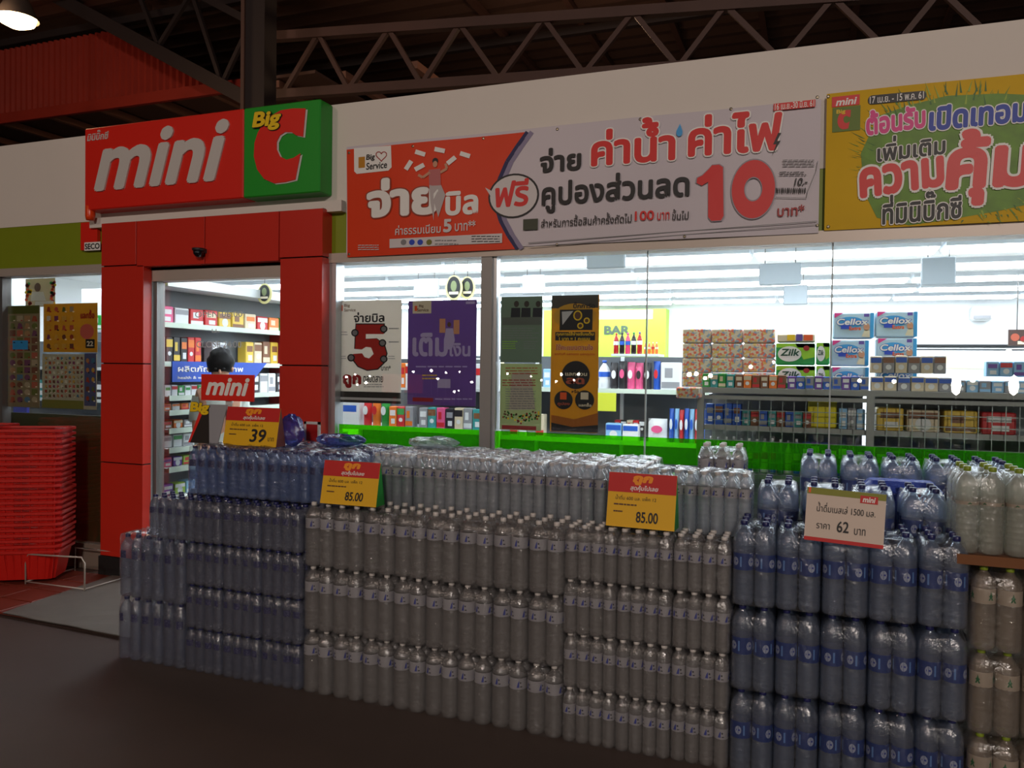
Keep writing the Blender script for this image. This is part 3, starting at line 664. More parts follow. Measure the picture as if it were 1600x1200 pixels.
# ---- shelving ---------------------------------------------------------------------------------
SHM = mat('shelf_grey', (150, 152, 150), .5, .1); SHW = mat('shelf_white', (214, 218, 220), .5); STRIP = mat('price_strip', (206, 220, 206), .5)
DKB = mat('shelf_back', (84, 88, 92), .7)
PCOL = {k: mat('pack_' + k, c, .4) for k, c in dict(red=(200, 40, 44), yellow=(226, 190, 70), orange=(232, 120, 40), green=(40, 150, 60), blue=(40, 90, 190), white=(228, 230, 232), pink=(226, 90, 140), black=(40, 36, 40), brown=(130, 84, 54), teal=(60, 150, 150), cream=(222, 206, 176), purple=(110, 70, 160), grey=(150, 150, 156), lime=(160, 200, 70), lightblue=(140, 190, 230)).items()}
BT = {k: mat('liquid_' + k, c, .15) for k, c in dict(red=(170, 30, 30), black=(34, 24, 24), pink=(214, 60, 100), orange=(220, 110, 50), green=(60, 150, 70), white=(225, 228, 232), blue=(50, 110, 200), brown=(120, 70, 36)).items()}
_pc = {}
def carton_mesh(w_, d_, h_, c1, c2, v=0):
    k = ('c', round(w_, 3), round(d_, 3), round(h_, 3), c1, c2, v)
    if k not in _pc:
        b1 = MB().rbox(-w_ / 2, 0, 0, w_ / 2, d_, h_, PCOL[c1], min(.006, w_ * .06)).mesh('box')
        m2 = MB(); e = -.0012
        if v % 3 == 0: m2.box(-w_ * .36, e, h_ * .55, w_ * .36, 0, h_ * .82, PCOL[c2]).box(-w_ * .2, e, h_ * .15, w_ * .3, 0, h_ * .4, PCOL['white'])
        elif v % 3 == 1: m2.box(-w_ * .46, e, h_ * .6, w_ * .46, 0, h_ * .9, PCOL[c2]).add([(-w_ * .25 * math.cos(t), e, h_ * .35 + w_ * .25 * math.sin(t)) for t in [2 * math.pi * k_ / 12 for k_ in range(12)]], [tuple(range(12))], PCOL['white'])
        else: m2.box(-w_ * .46, e, h_ * .08, w_ * .46, 0, h_ * .3, PCOL[c2]).box(-w_ * .3, e, h_ * .45, w_ * .1, 0, h_ * .8, PCOL[c2])
        _pc[k] = (b1, m2.mesh('printed_face'))
    return _pc[k]
def bottle_mesh(r, h, liq, capc, lab):
    k = ('b', round(r, 3), round(h, 3), liq, capc, lab)
    if k not in _pc:
        b1 = MB().lathe([(r * .8, 0), (r, .01), (r, h * .28), (r * .93, h * .34), (r, h * .4), (r, h * .62), (r * .75, h * .75), (r * .32, h * .88), (r * .32, h * .93)], BT[liq], 12).mesh('body')
        b2 = MB().lathe([(r * .38, h * .91), (r * .38, h), (r * .3, h)], PCOL[capc], 10).mesh('cap')
        b3 = MB().lathe([(r * 1.02, h * .42), (r * 1.02, h * .6)], PCOL[lab], 12, cap=False).mesh('label')
        _pc[k] = (b1, b2, b3)
    return _pc[k]
def pouch_mesh(w_, h_, c1, c2):
    k = ('p', round(w_, 3), round(h_, 3), c1, c2)
    if k not in _pc:
        mb = MB(); vs = []; n = 6
        for s_ in (-1, 1):
            for j in range(n + 1):
                for i in range(n + 1):
                    u, v = i / n, j / n; vs.append(((u - .5) * w_, .04 + s_ * .035 * math.sin(math.pi * u) ** .6 * (math.sin(math.pi * min(1, v * .9 + .1)) ** .6 if v < .98 else 0), v * h_))
        q = (n + 1) ** 2; fs = []
        for j in range(n):
            for i in range(n):
                a_ = j * (n + 1) + i; fs += [(a_, a_ + 1, a_ + n + 2, a_ + n + 1), (q + a_, q + a_ + n + 1, q + a_ + n + 2, q + a_ + 1)]
        b1 = mb.add(vs, fs, PCOL[c1], True).mesh('bag')
        b2 = MB().add([(w_ * .3 * math.cos(t), -.004, h_ * .55 + h_ * .16 * math.sin(t)) for t in [2 * math.pi * k_ / 14 for k_ in range(14)]] , [tuple(range(14))], PCOL[c2]).mesh('printed_face')
        _pc[k] = (b1, b2)
    return _pc[k]
NTH = ['first', 'second', 'third', 'fourth', 'fifth', 'sixth', 'seventh', 'eighth', 'ninth', 'tenth', 'eleventh', 'twelfth', 'thirteenth', 'fourteenth', 'fifteenth', 'sixteenth', 'seventeenth', 'eighteenth', 'nineteenth', 'twentieth'] + ['%dst' % i if i % 10 == 1 else '%dth' % i for i in range(21, 60)]
def prod(kind, x, y, z, w_, h_, c1, c2, label, group, d=.08, v=0, rz=0, jit=True):
    r_ = (random.random() - .5) * .1 if jit else 0
    if kind == 'bottle': ms = list(zip(('body', 'cap', 'label'), bottle_mesh(w_ * .48, h_, c1, c2, random.choice(['white', 'red', 'cream', 'blue'])))); cat = 'bottle'; nm = 'drink_bottle'
    elif kind == 'pouch': ms = list(zip(('bag', 'printed_face'), pouch_mesh(w_, h_, c1, c2))); cat = 'pouch'; nm = 'pouch'
    else: ms = list(zip(('box', 'printed_face'), carton_mesh(w_, d, h_, c1, c2, v))); cat = 'box'; nm = 'carton'
    t = thing(nm, label, cat, (x, y, z), group, rz + (r_ if kind != 'bottle' else r_ * 10))
    if kind == 'bottle':
        pass
    for n_, me in ms: obj(n_, me, t)
    return t
def row(kind, px0, px1, pbase, Y, pw, ph, cols, where, group, d=.09, v=None, zbase=None, names=None):
    """a row of goods standing on a shelf at depth Y between two picture columns"""
    a_, b_ = P(px0, pbase, Y), P(px1, pbase, Y); z = a_.z if zbase is None else zbase
    sc_ = (b_.x - a_.x) / (px1 - px0); w_ = pw * sc_; h_ = ph * sc_ * .95
    n_ = max(1, int(round((b_.x - a_.x) / w_))); w_ = (b_.x - a_.x) / n_
    for i in range(n_):
        c = cols[i % len(cols)]
        what = {'bottle': 'bottle', 'pouch': 'pouch', 'carton': 'box'}[kind]
        prod(kind, a_.x + (i + .5) * w_, Y + (.05 if kind == 'bottle' else 0), z, w_ * .93, h_ * random.uniform(.94, 1.0), c[0], c[1],
             '%s %s, %s from the left %s' % (c[0], what, NTH[i], where), group, d, i if v is None else v, jit=(kind != 'carton'))

# right gondola by the window, wire grid back towards the glass
GY = 5.30
gx0, gx1 = P(1095, 640, GY).x, P(1360, 640, GY).x; step = gx1 - gx0
gon = thing('gondola_shelf', 'grey metal gondola shelf with wire grid back behind the right window', 'shelf', (gx0, GY, 0)); go = -Vector(gon.location)
tz = P(1200, 607, GY).z; mz = P(1200, 667, GY).z
for i in range(4):
    x = gx0 + i * step; MB().box(x - .022, GY - .02, 0, x + .022, GY + .02, tz, SHM).build('post', gon, go)
for i in range(3):
    x0, x1 = gx0 + i * step + .022, gx0 + (i + 1) * step - .022
    MB().box(x0, GY - .02, tz - .035, x1, GY + .02, tz, SHM).build('top_rail', gon, go)
    MB().box(x0, GY - .01, tz - .075, x1, GY + .01, tz - .05, SHM).build('rail', gon, go)
    MB().box(x0, GY + .02, mz - .03, x1, GY + .42, mz, SHM).build('shelf_board', gon, go)
    MB().box(x0, GY + .02, mz - .34, x1, GY + .42, mz - .31, SHM).build('shelf_board', gon, go)
    MB().box(x0, GY + .02, mz - .73, x1, GY + .42, mz - .70, SHM).build('shelf_board', gon, go)
    MB().box(x0, GY + .02, tz - .02, x1, GY + .42, tz, SHM).build('top_board', gon, go)
    MB().box(x0, GY + .42, .1, x1, GY + .44, tz - .01, mat('gondola_back', (140, 144, 146), .7)).build('back_panel', gon, go)
    g_ = MB(); WM = mat('wire_grid', (150, 160, 160), .3, .5)
    nn = 14
    for k in range(1, nn): xx = x0 + (x1 - x0) * k / nn; g_.box(xx - .0024, GY - .006, .3, xx + .0024, GY - .003, tz - .08, WM)
    zz = .35
    while zz < tz - .09: g_.box(x0, GY - .004, zz - .0024, x1, GY - .001, zz + .0024, WM); zz += .0655
    g_.build('wire_grid', gon, go, kind='stuff')
def goods(kind, px0, px1, pbase, Y, pw, ph, cols, where, group, **kw): row(kind, px0, px1, pbase, Y, pw, ph, cols, where, group, **kw)
W, G_, RD, BL, BRN = ('white', 'blue'), ('green', 'white'), ('red', 'white'), ('blue', 'white'), ('brown', 'cream')
tzb = tz + .0
# on top of the gondola, front row of cartons
goods('carton', 1097, 1147, 603, GY + .02, 14, 24, [('green', 'cream'), ('teal', 'cream')], 'in the green row on the gondola top', 'cartons on the gondola top', zbase=tzb)
goods('carton', 1148, 1228, 604, GY + .02, 13.5, 24, [('brown', 'cream'), ('orange', 'cream'), ('brown', 'red')], 'in the brown row on the gondola top', 'cartons on the gondola top', zbase=tzb)
goods('carton', 1230, 1358, 606, GY + .02, 14, 24, [('purple', 'white'), ('blue', 'grey'), ('grey', 'blue')], 'in the blue row on the gondola top', 'cartons on the gondola top', zbase=tzb)
goods('carton', 1360, 1488, 608, GY + .02, 21, 27, [('cream', 'blue'), ('cream', 'blue'), ('grey', 'blue')], 'in the beige lower row on the gondola top', 'beige cartons on the gondola top', zbase=tzb, v=1, d=.08)
goods('carton', 1359, 1479, 580, GY + .03, 20.5, 33, [('cream', 'blue'), ('grey', 'brown')], 'in the beige upper row on the gondola top', 'beige cartons on the gondola top', zbase=tzb + 27 * .00416 * .95, v=1, d=.08)
goods('carton', 1490, 1610, 612, GY + .02, 19, 24, [('grey', 'lightblue'), ('lightblue', 'white')], 'in the pale blue lower row at the gondola end', 'pale cartons on the gondola top', zbase=tzb, d=.08)
goods('carton', 1540, 1605, 586, GY + .04, 21, 30, [('lightblue', 'purple'), ('lightblue', 'red')], 'in the pale blue upper row at the gondola end', 'pale cartons on the gondola top', zbase=tzb + 24 * .00416 * .95, d=.08)
# behind them: patterned tissue cases, green and blue tissue packs
def case_mat():
    m = bpy.data.materials.new('floral_print'); m.use_nodes = True; nt = m.node_tree; b_ = nt.nodes['Principled BSDF']
    tc = nt.nodes.new('ShaderNodeTexCoord'); v = nt.nodes.new('ShaderNodeTexVoronoi'); v.inputs['Scale'].default_value = 62
    r = nt.nodes.new('ShaderNodeValToRGB'); nt.links.new(tc.outputs['Object'], v.inputs['Vector']); nt.links.new(v.outputs['Color'], r.inputs[0])
    r.color_ramp.interpolation = 'CONSTANT'
    for i, (ps, c) in enumerate(((0, (.62, .52, .40)), (.28, (.72, .16, .10)), (.46, (.66, .56, .42)), (.6, (.24, .34, .48)), (.7, (.66, .44, .14)), (.8, (.60, .54, .46)))):
        e = r.color_ramp.elements[i] if i < 2 else r.color_ramp.elements.new(ps)
        e.position = ps; e.color = (*c, 1)
    nt.links.new(r.outputs[0], b_.inputs['Base Color']); b_.inputs['Roughness'].default_value = .4; return m
FLO = case_mat()
TY = GY + .16
def bigbox(x0, yt, yb, x1, Y, d, m, nm, lb, cat, group=None, zb=None):
    a_, b_, c_ = P(x0, yt, Y), P(x0, yb, Y), P(x1, (yt + yb) / 2, Y); z0 = b_.z if zb is None else zb
    t = thing(nm, lb, cat, ((a_.x + c_.x) / 2, Y, z0), group); W_ = (c_.x - a_.x) / 2 - .002
    MB().rbox(-W_, 0, 0, W_, d, a_.z - z0 - .002, m, .008).build('wrapper', t); return t, -Vector(t.location)
rows_ = [(513, 536), (536, 559), (559, 582), (582, 606)]
for j, (yt, yb) in enumerate(rows_):
    for i, (x0, x1) in enumerate(((1066, 1111), (1112, 1160), (1161, 1211))):
        bigbox(x0, yt, yb if j < 3 else 603, x1, TY, .12, FLO, 'tissue_box', 'floral tissue box, %s column, %s row from the top of the pile' % (('left', 'middle', 'right')[i], NTH[j]), 'tissue box', 'floral tissue boxes', zb=tzb if j == 3 else None)
for i, (yt, yb) in enumerate(((604, 622),)):
    bigbox(1056, yt, yb, 1094, 5.15, .12, FLO, 'tissue_box', 'floral tissue box hanging lowest left beside the gondola post', 'tissue box', 'floral tissue boxes')
for n_, (x0, x1, yt, yb) in enumerate(((1212, 1274, 536, 570), (1275, 1297, 535, 570), (1212, 1274, 571, 603), (1275, 1297, 571, 603))):
    t, o_ = bigbox(x0, yt, yb, x1, TY, .14, mat('pack_zgreen', (40, 170, 80), .35), 'tissue_pack', 'green toilet roll pack, %s, %s' % (('large' if x1 - x0 > 30 else 'narrow'), ('upper' if yt < 560 else 'lower')), 'tissue pack', 'green toilet roll packs', zb=tzb if yb > 600 else None)
    p = Print(TY - .003, step=.001); w_ = x1 - x0
    p.rect(x0 + 1, yt + 1, yt + 7, x1 - 1, LIME).poly([(x0 + w_ * .5, yt + 1), (x1 - 1, yt + 1), (x1 - 1, yb - 12), (x0 + w_ * .7, yb - 8)], LIME).up().disc(x0 + w_ * .35, (yt + yb) / 2, w_ * .3, WHITE, 12, 20).up()
    if w_ > 30: p.text('Zilk', x0 + w_ * .12, yt + 9, yt + 20, x0 + w_ * .6, mat('print_forest', (10, 70, 50), .5), .03, .2).disc(x1 - 14, yt + 8, 5, DRED, 4, 12)
    else: p.text('Zilk', x0 + 3, yt + 12, yt + 20, x0 + 12, mat('print_forest'), .03, .2)
    p.build(t, loc=o_)
t, o_ = bigbox(1214, 521, 535, 1274, TY, .12, PCOL['cream'], 'tissue_pack', 'small cream and purple tissue pack lying on the green packs', 'tissue pack'); p = Print(TY - .003); p.rect(1230, 523, 532, 1242, YEL).rect(1244, 522, 533, 1254, PURPLE).rect(1256, 523, 532, 1270, ORANGE); p.build(t, loc=o_)
for n_, (x0, x1, yt, yb) in enumerate(((1301, 1366, 488, 529), (1368, 1434, 486, 527), (1298, 1358, 531, 572), (1369, 1433, 528, 570), (1298, 1358, 573, 604), (1369, 1433, 571, 604))):
    t, o_ = bigbox(x0, yt, yb, x1, TY + .01, .16, mat('pack_tissue_blue', (186, 216, 238), .35), 'tissue_pack', 'pale blue toilet roll pack, %s column, %s row' % (('left', 'right')[n_ % 2], ('top', 'middle', 'bottom')[n_ // 2]), 'tissue pack', 'pale blue toilet roll packs', zb=tzb if yb > 600 else None)
    p = Print(TY + .007, step=.001); w_ = x1 - x0
    p.rect(x1 - 6, yt + 1, yb - 1, x1 - .5, LBLUE).poly([(x0 + 3, yt + 1), (x0 + 17, yt + 1), (x0 + 3, yt + 9)], PINK).disc(x0 + w_ * .42, yt + 16, w_ * .33, LBLUE, 9, 20).up()
    p.text('Cellox', x0 + w_ * .1, yt + 10, yt + 20, x0 + w_ * .85, WHITE, .03, .15, halo=BLUE, hw=.05)
    if yb - yt > 35: p.rect(x0 + w_ * .2, yt + 20, yt + 26, x0 + w_ * .42, BLUE).text('Extra', x0 + w_ * .4, yt + 22, yt + 28, x0 + w_ * .68, ORANGE, .03).disc(x1 - 12, yt + 23, 5, SKIN, 6, 12).poly([(x1 - 20, yt + 38), (x1 - 15, yt + 27), (x1 - 7, yt + 28), (x1 - 7, yt + 39)], CREAM).rect(x1 - 16, yt + 2, yt + 7, x1 - 8, PURPLE)
    p.build(t, loc=o_)
# goods in the two visible levels of the gondola, seen through the grid
g1 = mz
goods('carton', 1102, 1158, 660, GY + .06, 14, 36, [('blue', 'grey'), ('blue', 'brown')], 'on the middle gondola shelf, left bay', 'goods on the middle gondola shelf', zbase=g1)
goods('carton', 1159, 1268, 664, GY + .07, 14.5, 27, [('teal', 'grey'), ('brown', 'red'), ('blue', 'grey')], 'on the middle gondola shelf, centre bay', 'goods on the middle gondola shelf', zbase=g1)
bigbox(1262, 622, 664, 1308, GY + .10, .06, mat('yellow_card', (226, 210, 20), .5), 'yellow_bag', 'yellow bag with grey front on the middle gondola shelf', 'bag', zb=g1)
goods('carton', 1310, 1352, 664, GY + .06, 14, 38, [('lightblue', 'white'), ('grey', 'white')], 'near the post on the middle gondola shelf', 'goods on the middle gondola shelf', zbase=g1)
for i, (x0, x1, c) in enumerate(((1368, 1413, 'yellow'), (1415, 1470, 'cream'), (1473, 1529, 'yellow'), (1532, 1590, 'red'))):
    goods('carton', x0, x1, 668, GY + .06, (x1 - x0), 42, [(c, 'brown' if i < 3 else 'white')], 'wrapped case %s in the right bay' % NTH[i], 'wrapped cases in the right gondola bay', zbase=g1, v=i, d=.2)
goods('bottle', 1103, 1250, 735, GY + .06, 12, 62, [('green', 'white'), ('white', 'grey'), ('blue', 'white')], 'on the lower gondola shelf', 'bottles on the lower gondola shelf', zbase=mz - .31)
goods('carton', 1252, 1352, 735, GY + .06, 15, 62, [('blue', 'white'), ('purple', 'white')], 'on the lower gondola shelf', 'goods on the lower gondola shelf', zbase=mz - .31)
goods('carton', 1366, 1590, 735, GY + .06, 26, 64, [('brown', 'cream'), ('grey', 'purple'), ('black', 'grey')], 'in the right bay of the lower gondola shelf', 'goods on the lower gondola shelf', zbase=mz - .31, d=.15)

# middle gondola (cosmetics, drinks) deeper in the shop
MY = 6.9
def gondola(name, label, px0, px1, Y, levels, ztop, depth=.4, front=DKB):
    x0, x1 = P(px0, 600, Y).x, P(px1, 600, Y).x
    t = thing(name, label, 'shelf', ((x0 + x1) / 2, Y, 0)); o_ = -Vector(t.location)
    MB().box(x0, Y + depth, 0, x1, Y + depth + .02, ztop, front).build('back_panel', t, o_)
    for z in levels:
        MB().box(x0, Y, z - .025, x1, Y + depth, z, SHW).build('shelf_board', t, o_)
        MB().box(x0, Y - .012, z - .035, x1, Y - .001, z + .005, STRIP).build('price_strip', t, o_)
    n_ = max(1, round((x1 - x0) / 1.0))
    for i in range(n_ + 1):
        x = x0 + (x1 - x0) * i / n_; MB().box(x - .015, Y + depth - .03, 0, x + .015, Y + depth, ztop, SHW).build('upright', t, o_)
    return t
z1, z2, z3 = P(1000, 553, MY).z, P(1000, 609, MY).z, P(1000, 690, MY).z
mg = gondola('gondola_shelf', 'white gondola shelf with drinks on top behind the gold poster', 690, 1108, MY, [z2, z3, .55, .15], z1 - .02)
o_ = -Vector(mg.location); xa, xb = P(955, 553, MY).x, P(1028, 553, MY).x
MB().box(xa, MY, z1 - .02, xb, MY + .3, z1, SHW).build('top_shelf', mg, o_)
goods('bottle', 956, 1002, 553, MY, 9.4, 36, [('red', 'red'), ('black', 'black'), ('pink', 'pink'), ('black', 'green'), ('red', 'purple')], 'among the tall drinks on the top shelf', 'drinks on the top shelf', zbase=z1)
goods('bottle', 1004, 1027, 553, MY, 5.8, 20, [('orange', 'white')], 'among the small orange drinks', 'small drinks on the top shelf', zbase=z1)
goods('bottle', 932, 952, 609, MY + .03, 19, 46, [('white', 'blue')], 'at the left of the pouches, tall white', 'toiletries on the middle shelf', zbase=z2)
goods('pouch', 952, 1017, 609, MY + .02, 13, 46, [('black', 'white'), ('black', 'pink'), ('pink', 'white'), ('pink', 'black')], 'among the fabric softener pouches', 'pouches on the middle shelf', zbase=z2)
goods('pouch', 1019, 1030, 609, MY + .02, 11, 50, [('blue', 'red')], 'right of the dark pouches', 'pouches on the middle shelf', zbase=z2)
goods('carton', 1031, 1064, 609, MY + .02, 33, 46, [('white', 'grey')], 'right end of the middle shelf', 'pouches on the middle shelf', zbase=z2, v=2)
goods('carton', 770, 782, 606, MY + .02, 6, 40, [('cream', 'red')], 'left of the green poster on the middle shelf', 'boxes left of the green poster', zbase=z2)
goods('carton', 848, 861, 606, MY + .02, 13, 30, [('lightblue', 'white')], 'between green and gold posters', 'boxes between the posters', zbase=z2)
goods('carton', 700, 752, 606, MY + .02, 13, 42, [('white', 'red'), ('cream', 'blue'), ('lightblue', 'white')], 'behind the mullion on the middle shelf', 'boxes behind the mullion', zbase=z2)
zz3 = z3
goods('carton', 945, 998, 688, MY + .02, 26, 28, [('lightblue', 'blue'), ('white', 'blue')], 'among the blue and white pads on the lower shelf', 'packs on the lower shelf', zbase=zz3, v=1)
goods('pouch', 1010, 1042, 688, MY + .02, 31, 40, [('white', 'pink')], 'pink and white pack on the lower shelf', 'packs on the lower shelf', zbase=zz3)
goods('pouch', 1044, 1100, 688, MY + .02, 8, 58, [('blue', 'white'), ('lightblue', 'blue'), ('red', 'white')], 'among the hanging toothbrush cards', 'toothbrush cards', zbase=zz3)
goods('carton', 960, 1008, 660, MY + .12, 9, 22, [('red', 'white'), ('black', 'white'), ('cream', 'red')], 'among the small hanging cards', 'small hanging cards', zbase=zz3 + .06)
goods('carton', 770, 850, 680, MY + .02, 14, 36, [('white', 'grey'), ('grey', 'blue'), ('cream', 'red')], 'on the lower shelf behind the green poster', 'boxes on the lower shelf', zbase=zz3)
goods('bottle', 780, 880, 738, MY + .02, 9, 34, [('white', 'white'), ('green', 'white'), ('orange', 'white')], 'on the bottom shelf behind the green strip, left', 'bottles behind the green strip', zbase=.55)
goods('bottle', 884, 1100, 738, MY + .02, 10.5, 40, [('white', 'white'), ('orange', 'green'), ('white', 'blue')], 'on the bottom shelf behind the green strip, right', 'bottles behind the green strip', zbase=.55)
bigbox(931, 613, 642, 963, MY - .03, .004, mat('price_card_yellow', (206, 214, 60), .5), 'price_card', 'yellow price card hanging from the shelf beside the gold poster', 'card')
# dark gap strip behind the cards is the gondola back panel. left gondola behind the 5 and purple posters
LG = 6.1
l2, l3 = P(640, 628, LG).z, P(640, 668, LG).z
lg = gondola('gondola_shelf', 'low white gondola shelf of snacks behind the big 5 poster', 528, 752, LG, [l3, .62, .2], P(640, 560, LG).z)
goods('carton', 529, 562, 668, LG + .02, 32, 34, [('white', 'blue')], 'leftmost under the big 5 poster', 'boxes under the posters', zbase=l3, v=0)
goods('pouch', 564, 606, 668, LG + .02, 14, 42, [('red', 'white'), ('orange', 'red'), ('green', 'white')], 'red and green snack bags under the big 5 poster', 'snack bags under the posters', zbase=l3)
goods('carton', 607, 645, 668, LG + .02, 12.5, 30, [('orange', 'white'), ('red', 'green'), ('grey', 'orange')], 'between the two big posters', 'boxes under the posters', zbase=l3)
goods('carton', 654, 752, 668, LG + .02, 14, 32, [('grey', 'white'), ('teal', 'brown'), ('pink', 'red'), ('black', 'grey'), ('cream', 'black')], 'under the purple poster', 'boxes under the posters', zbase=l3)
for j, (pb, ph) in enumerate(((476, 1), (606, 44), (560, 40), (515, 38))):
    if j == 0: continue
    z = P(640, pb, LG).z; a_, b_ = P(622, pb, LG).x, P(762, pb, LG).x
    if j == 1: MB().box(a_, LG, z - .02, b_, LG + .4, z, SHW).build('shelf_board', lg, -Vector(lg.location))
goods('carton', 625, 641, 608, LG + .02, 8, 36, [('orange', 'red'), ('white', 'red')], 'in the gap between the two big posters', 'boxes in the gap between posters', zbase=P(640, 606, LG).z)
goods('carton', 742, 762, 608, LG + .02, 9, 40, [('white', 'red'), ('orange', 'white')], 'in the gap before the mullion', 'boxes in the gap between posters', zbase=P(640, 606, LG).z)
goods('bottle', 560, 752, 720, LG + .02, 9, 36, [('orange', 'green'), ('white', 'white'), ('red', 'white')], 'low behind the green strip', 'bottles behind the left green strip', zbase=.62)

# side shelving seen through the door; it runs back from the window along X = -5.2
SX = -5.22
side = thing('wall_shelving', 'tall shop shelving with white price strips seen through the doorway', 'shelf', (SX, 6.3, 0)); so = -Vector(side.location)
MB().box(SX - .04, 5.05, 0, SX, 8.2, 2.35, mat('shelf_back_mid', (118, 122, 126), .7)).build('back_panel', side, so)
lv = [1.985, 1.66, 1.38, 1.26, 1.11, .95, .79, .55]
for i, z in enumerate(lv):
    y0 = 5.08; dd = .20 if i < 2 else .28
    MB().box(SX, y0, z - .03, SX + dd, 8.1, z, SHW).build('shelf_board', side, so)
    MB().box(SX + dd, y0, z - .035, SX + dd + .012, 8.1, z + .008, STRIP).build('price_strip', side, so)
yp = 6.72
MB().box(SX - .01, yp, .3, SX + .24, yp + .07, 1.955, mat('red_post', (186, 40, 36), .5)).build('upright', side, so)
MB().box(SX, 5.05, 2.28, SX + .30, 8.2, 2.36, SHW).build('canopy', side, so)
def srow(y0, y1, z, n_, h_, cols, where, group, kind='carton', d=.1, dx=.03):
    st = (y1 - y0) / n_
    for i in range(n_):
        c = cols[i % len(cols)]
        prod(kind, SX + d + dx, y0 + (i + .5) * st, z, st * .9, h_ * random.uniform(.93, 1.02), c[0], c[1], '%s %s, %s from the front %s' % (c[0], 'box' if kind == 'carton' else kind, NTH[i], where), group, d, i, rz=R_(90), jit=False)
srow(5.12, 7.6, 1.985, 14, .15, [('pink', 'white'), ('white', 'grey'), ('red', 'white'), ('red', 'cream'), ('yellow', 'brown'), ('yellow', 'brown'), ('cream', 'orange'), ('red', 'white'), ('orange', 'cream'), ('green', 'lime'), ('green', 'white')], 'of the top row through the doorway', 'boxes on the top shelf through the doorway')
srow(5.12, 5.62, 1.66, 6, .22, [('white', 'black'), ('black', 'yellow'), ('black', 'yellow'), ('black', 'orange'), ('red', 'orange'), ('red', 'orange')], 'of the black and red bottle boxes', 'boxes on the second shelf through the doorway')
srow(5.75, 5.95, 1.66, 2, .2, [('grey', 'white'), ('white', 'grey')], 'of the pale boxes behind the person', 'boxes on the second shelf through the doorway')
srow(6.2, 6.7, 1.66, 4, .22, [('yellow', 'brown'), ('cream', 'brown'), ('brown', 'cream')], 'of the gold boxes behind the person', 'boxes on the second shelf through the doorway')
srow(6.85, 7.6, 1.66, 5, .2, [('orange', 'brown'), ('yellow', 'orange')], 'of the orange boxes beyond the red post', 'boxes on the second shelf through the doorway')
srow(5.12, 5.8, 1.38, 9, .09, [('white', 'green'), ('white', 'red'), ('green', 'white')], 'of the small medicine boxes', 'boxes on the third shelf through the doorway', dx=.1)
srow(6.2, 6.7, 1.38, 4, .2, [('black', 'white'), ('white', 'grey'), ('white', 'grey')], 'of the white boxes right of the mini sign', 'boxes on the third shelf through the doorway', dx=.1)
srow(6.85, 7.6, 1.38, 6, .2, [('blue', 'white'), ('pink', 'white'), ('white', 'purple')], 'of the purple boxes beyond the red post', 'boxes on the third shelf through the doorway', dx=.1)
srow(5.1, 5.8, 1.26, 7, .06, [('orange', 'red'), ('white', 'orange')], 'of the flat orange boxes', 'flat boxes through the doorway', dx=.1)
srow(5.1, 5.8, 1.11, 6, .07, [('brown', 'red'), ('orange', 'cream'), ('grey', 'white')], 'of the brown packets', 'packets through the doorway', dx=.1)
srow(5.1, 5.9, .95, 7, .11, [('white', 'grey'), ('white', 'green'), ('white', 'grey')], 'of the white cartons low at left', 'white cartons through the doorway', dx=.1)
srow(5.1, 5.9, .79, 7, .08, [('pink', 'purple'), ('purple', 'white'), ('lime', 'red')], 'of the pink packets low at left', 'pink packets through the doorway', dx=.1)
srow(5.1, 5.9, .55, 6, .1, [('purple', 'white'), ('lime', 'white'), ('lightblue', 'white')], 'of the purple packets lowest at left', 'purple packets through the doorway', dx=.1)
# blue shelf board sign
t = thing('shelf_sign', 'blue shelf sign with white Thai lettering through the doorway', 'sign', (SX + .30, 5.1, 1.50))
M_ = Matrix.Translation((0, 0, 0)) @ Matrix.Rotation(R_(90), 4, 'Z')
MB().add([(0, 0, 0), (0, 1.0, 0), (0, 1.2, .17), (0, 0, .17), (-.01, 0, 0), (-.01, 1.0, 0), (-.01, 1.2, .17), (-.01, 0, .17)], [(0, 1, 2, 3), (7, 6, 5, 4), (0, 4, 5, 1), (1, 5, 6, 2), (2, 6, 7, 3), (3, 7, 4, 0)], mat('sign_blue', (24, 74, 180), .4)).build('board', t)
p = Print(frame=Matrix.Translation((.001, .06, 0)) @ M_, w=1.0, h=.17); p.text('ผลิตภัณฑ์สุขภาพ', .0, .2, .6, .8, WHITE, .02).text('health & wellness essentials', .0, .72, .86, .7, WHITE, .01); p.build(t)
# store boundary behind the left window
t = thing('shelf_unit', 'dark shelf with green bottle crates behind the left window posters', 'shelf', (-7.2, 6.5, 0)); o_ = -Vector(t.location)
MB().box(-9.4, 6.9, 0, -5.5, 6.95, 1.9, mat('shelf_back_mid')).build('back_panel', t, o_)
for z in (.5, .95, 1.25, 1.6): MB().box(-9.4, 6.5, z - .03, -5.5, 6.9, z, SHW).build('shelf_board', t, o_)
for i in range(12):
    prod('carton', -9.2 + i * .31, 6.55, 1.25, .27, .2, ['green', 'white', 'black', 'teal'][i % 4], 'white', '%s box, %s from the left on the shelf under the window posters' % (['green', 'white', 'black', 'teal'][i % 4], NTH[i]), 'boxes under the left window posters', v=i)
for i in range(6):
    Yi = 6.4 + i * .0; a_ = P(117 + i * 7, 475, 6.6)
    prod('carton', a_.x, 6.6, 2.02 + .0, .12, .16, 'green', 'white', 'green box, %s of the row above the mustard poster' % NTH[i], 'green boxes above the mustard poster', v=2)
a0_, a1_ = P(110, 475, 6.6).x - .1, P(160, 475, 6.6).x + .2
MB().box(a0_, 6.55, 1.99, a1_, 6.85, 2.02, SHW).box(a0_, 6.83, 1.9, a1_, 6.86, 2.5, SHW).build('wall_shelf', label='white shelf board carrying the green boxes above the mustard poster', cat='shelf')
a_, b_ = P(3, 433, 5.6), P(20, 482, 5.6)
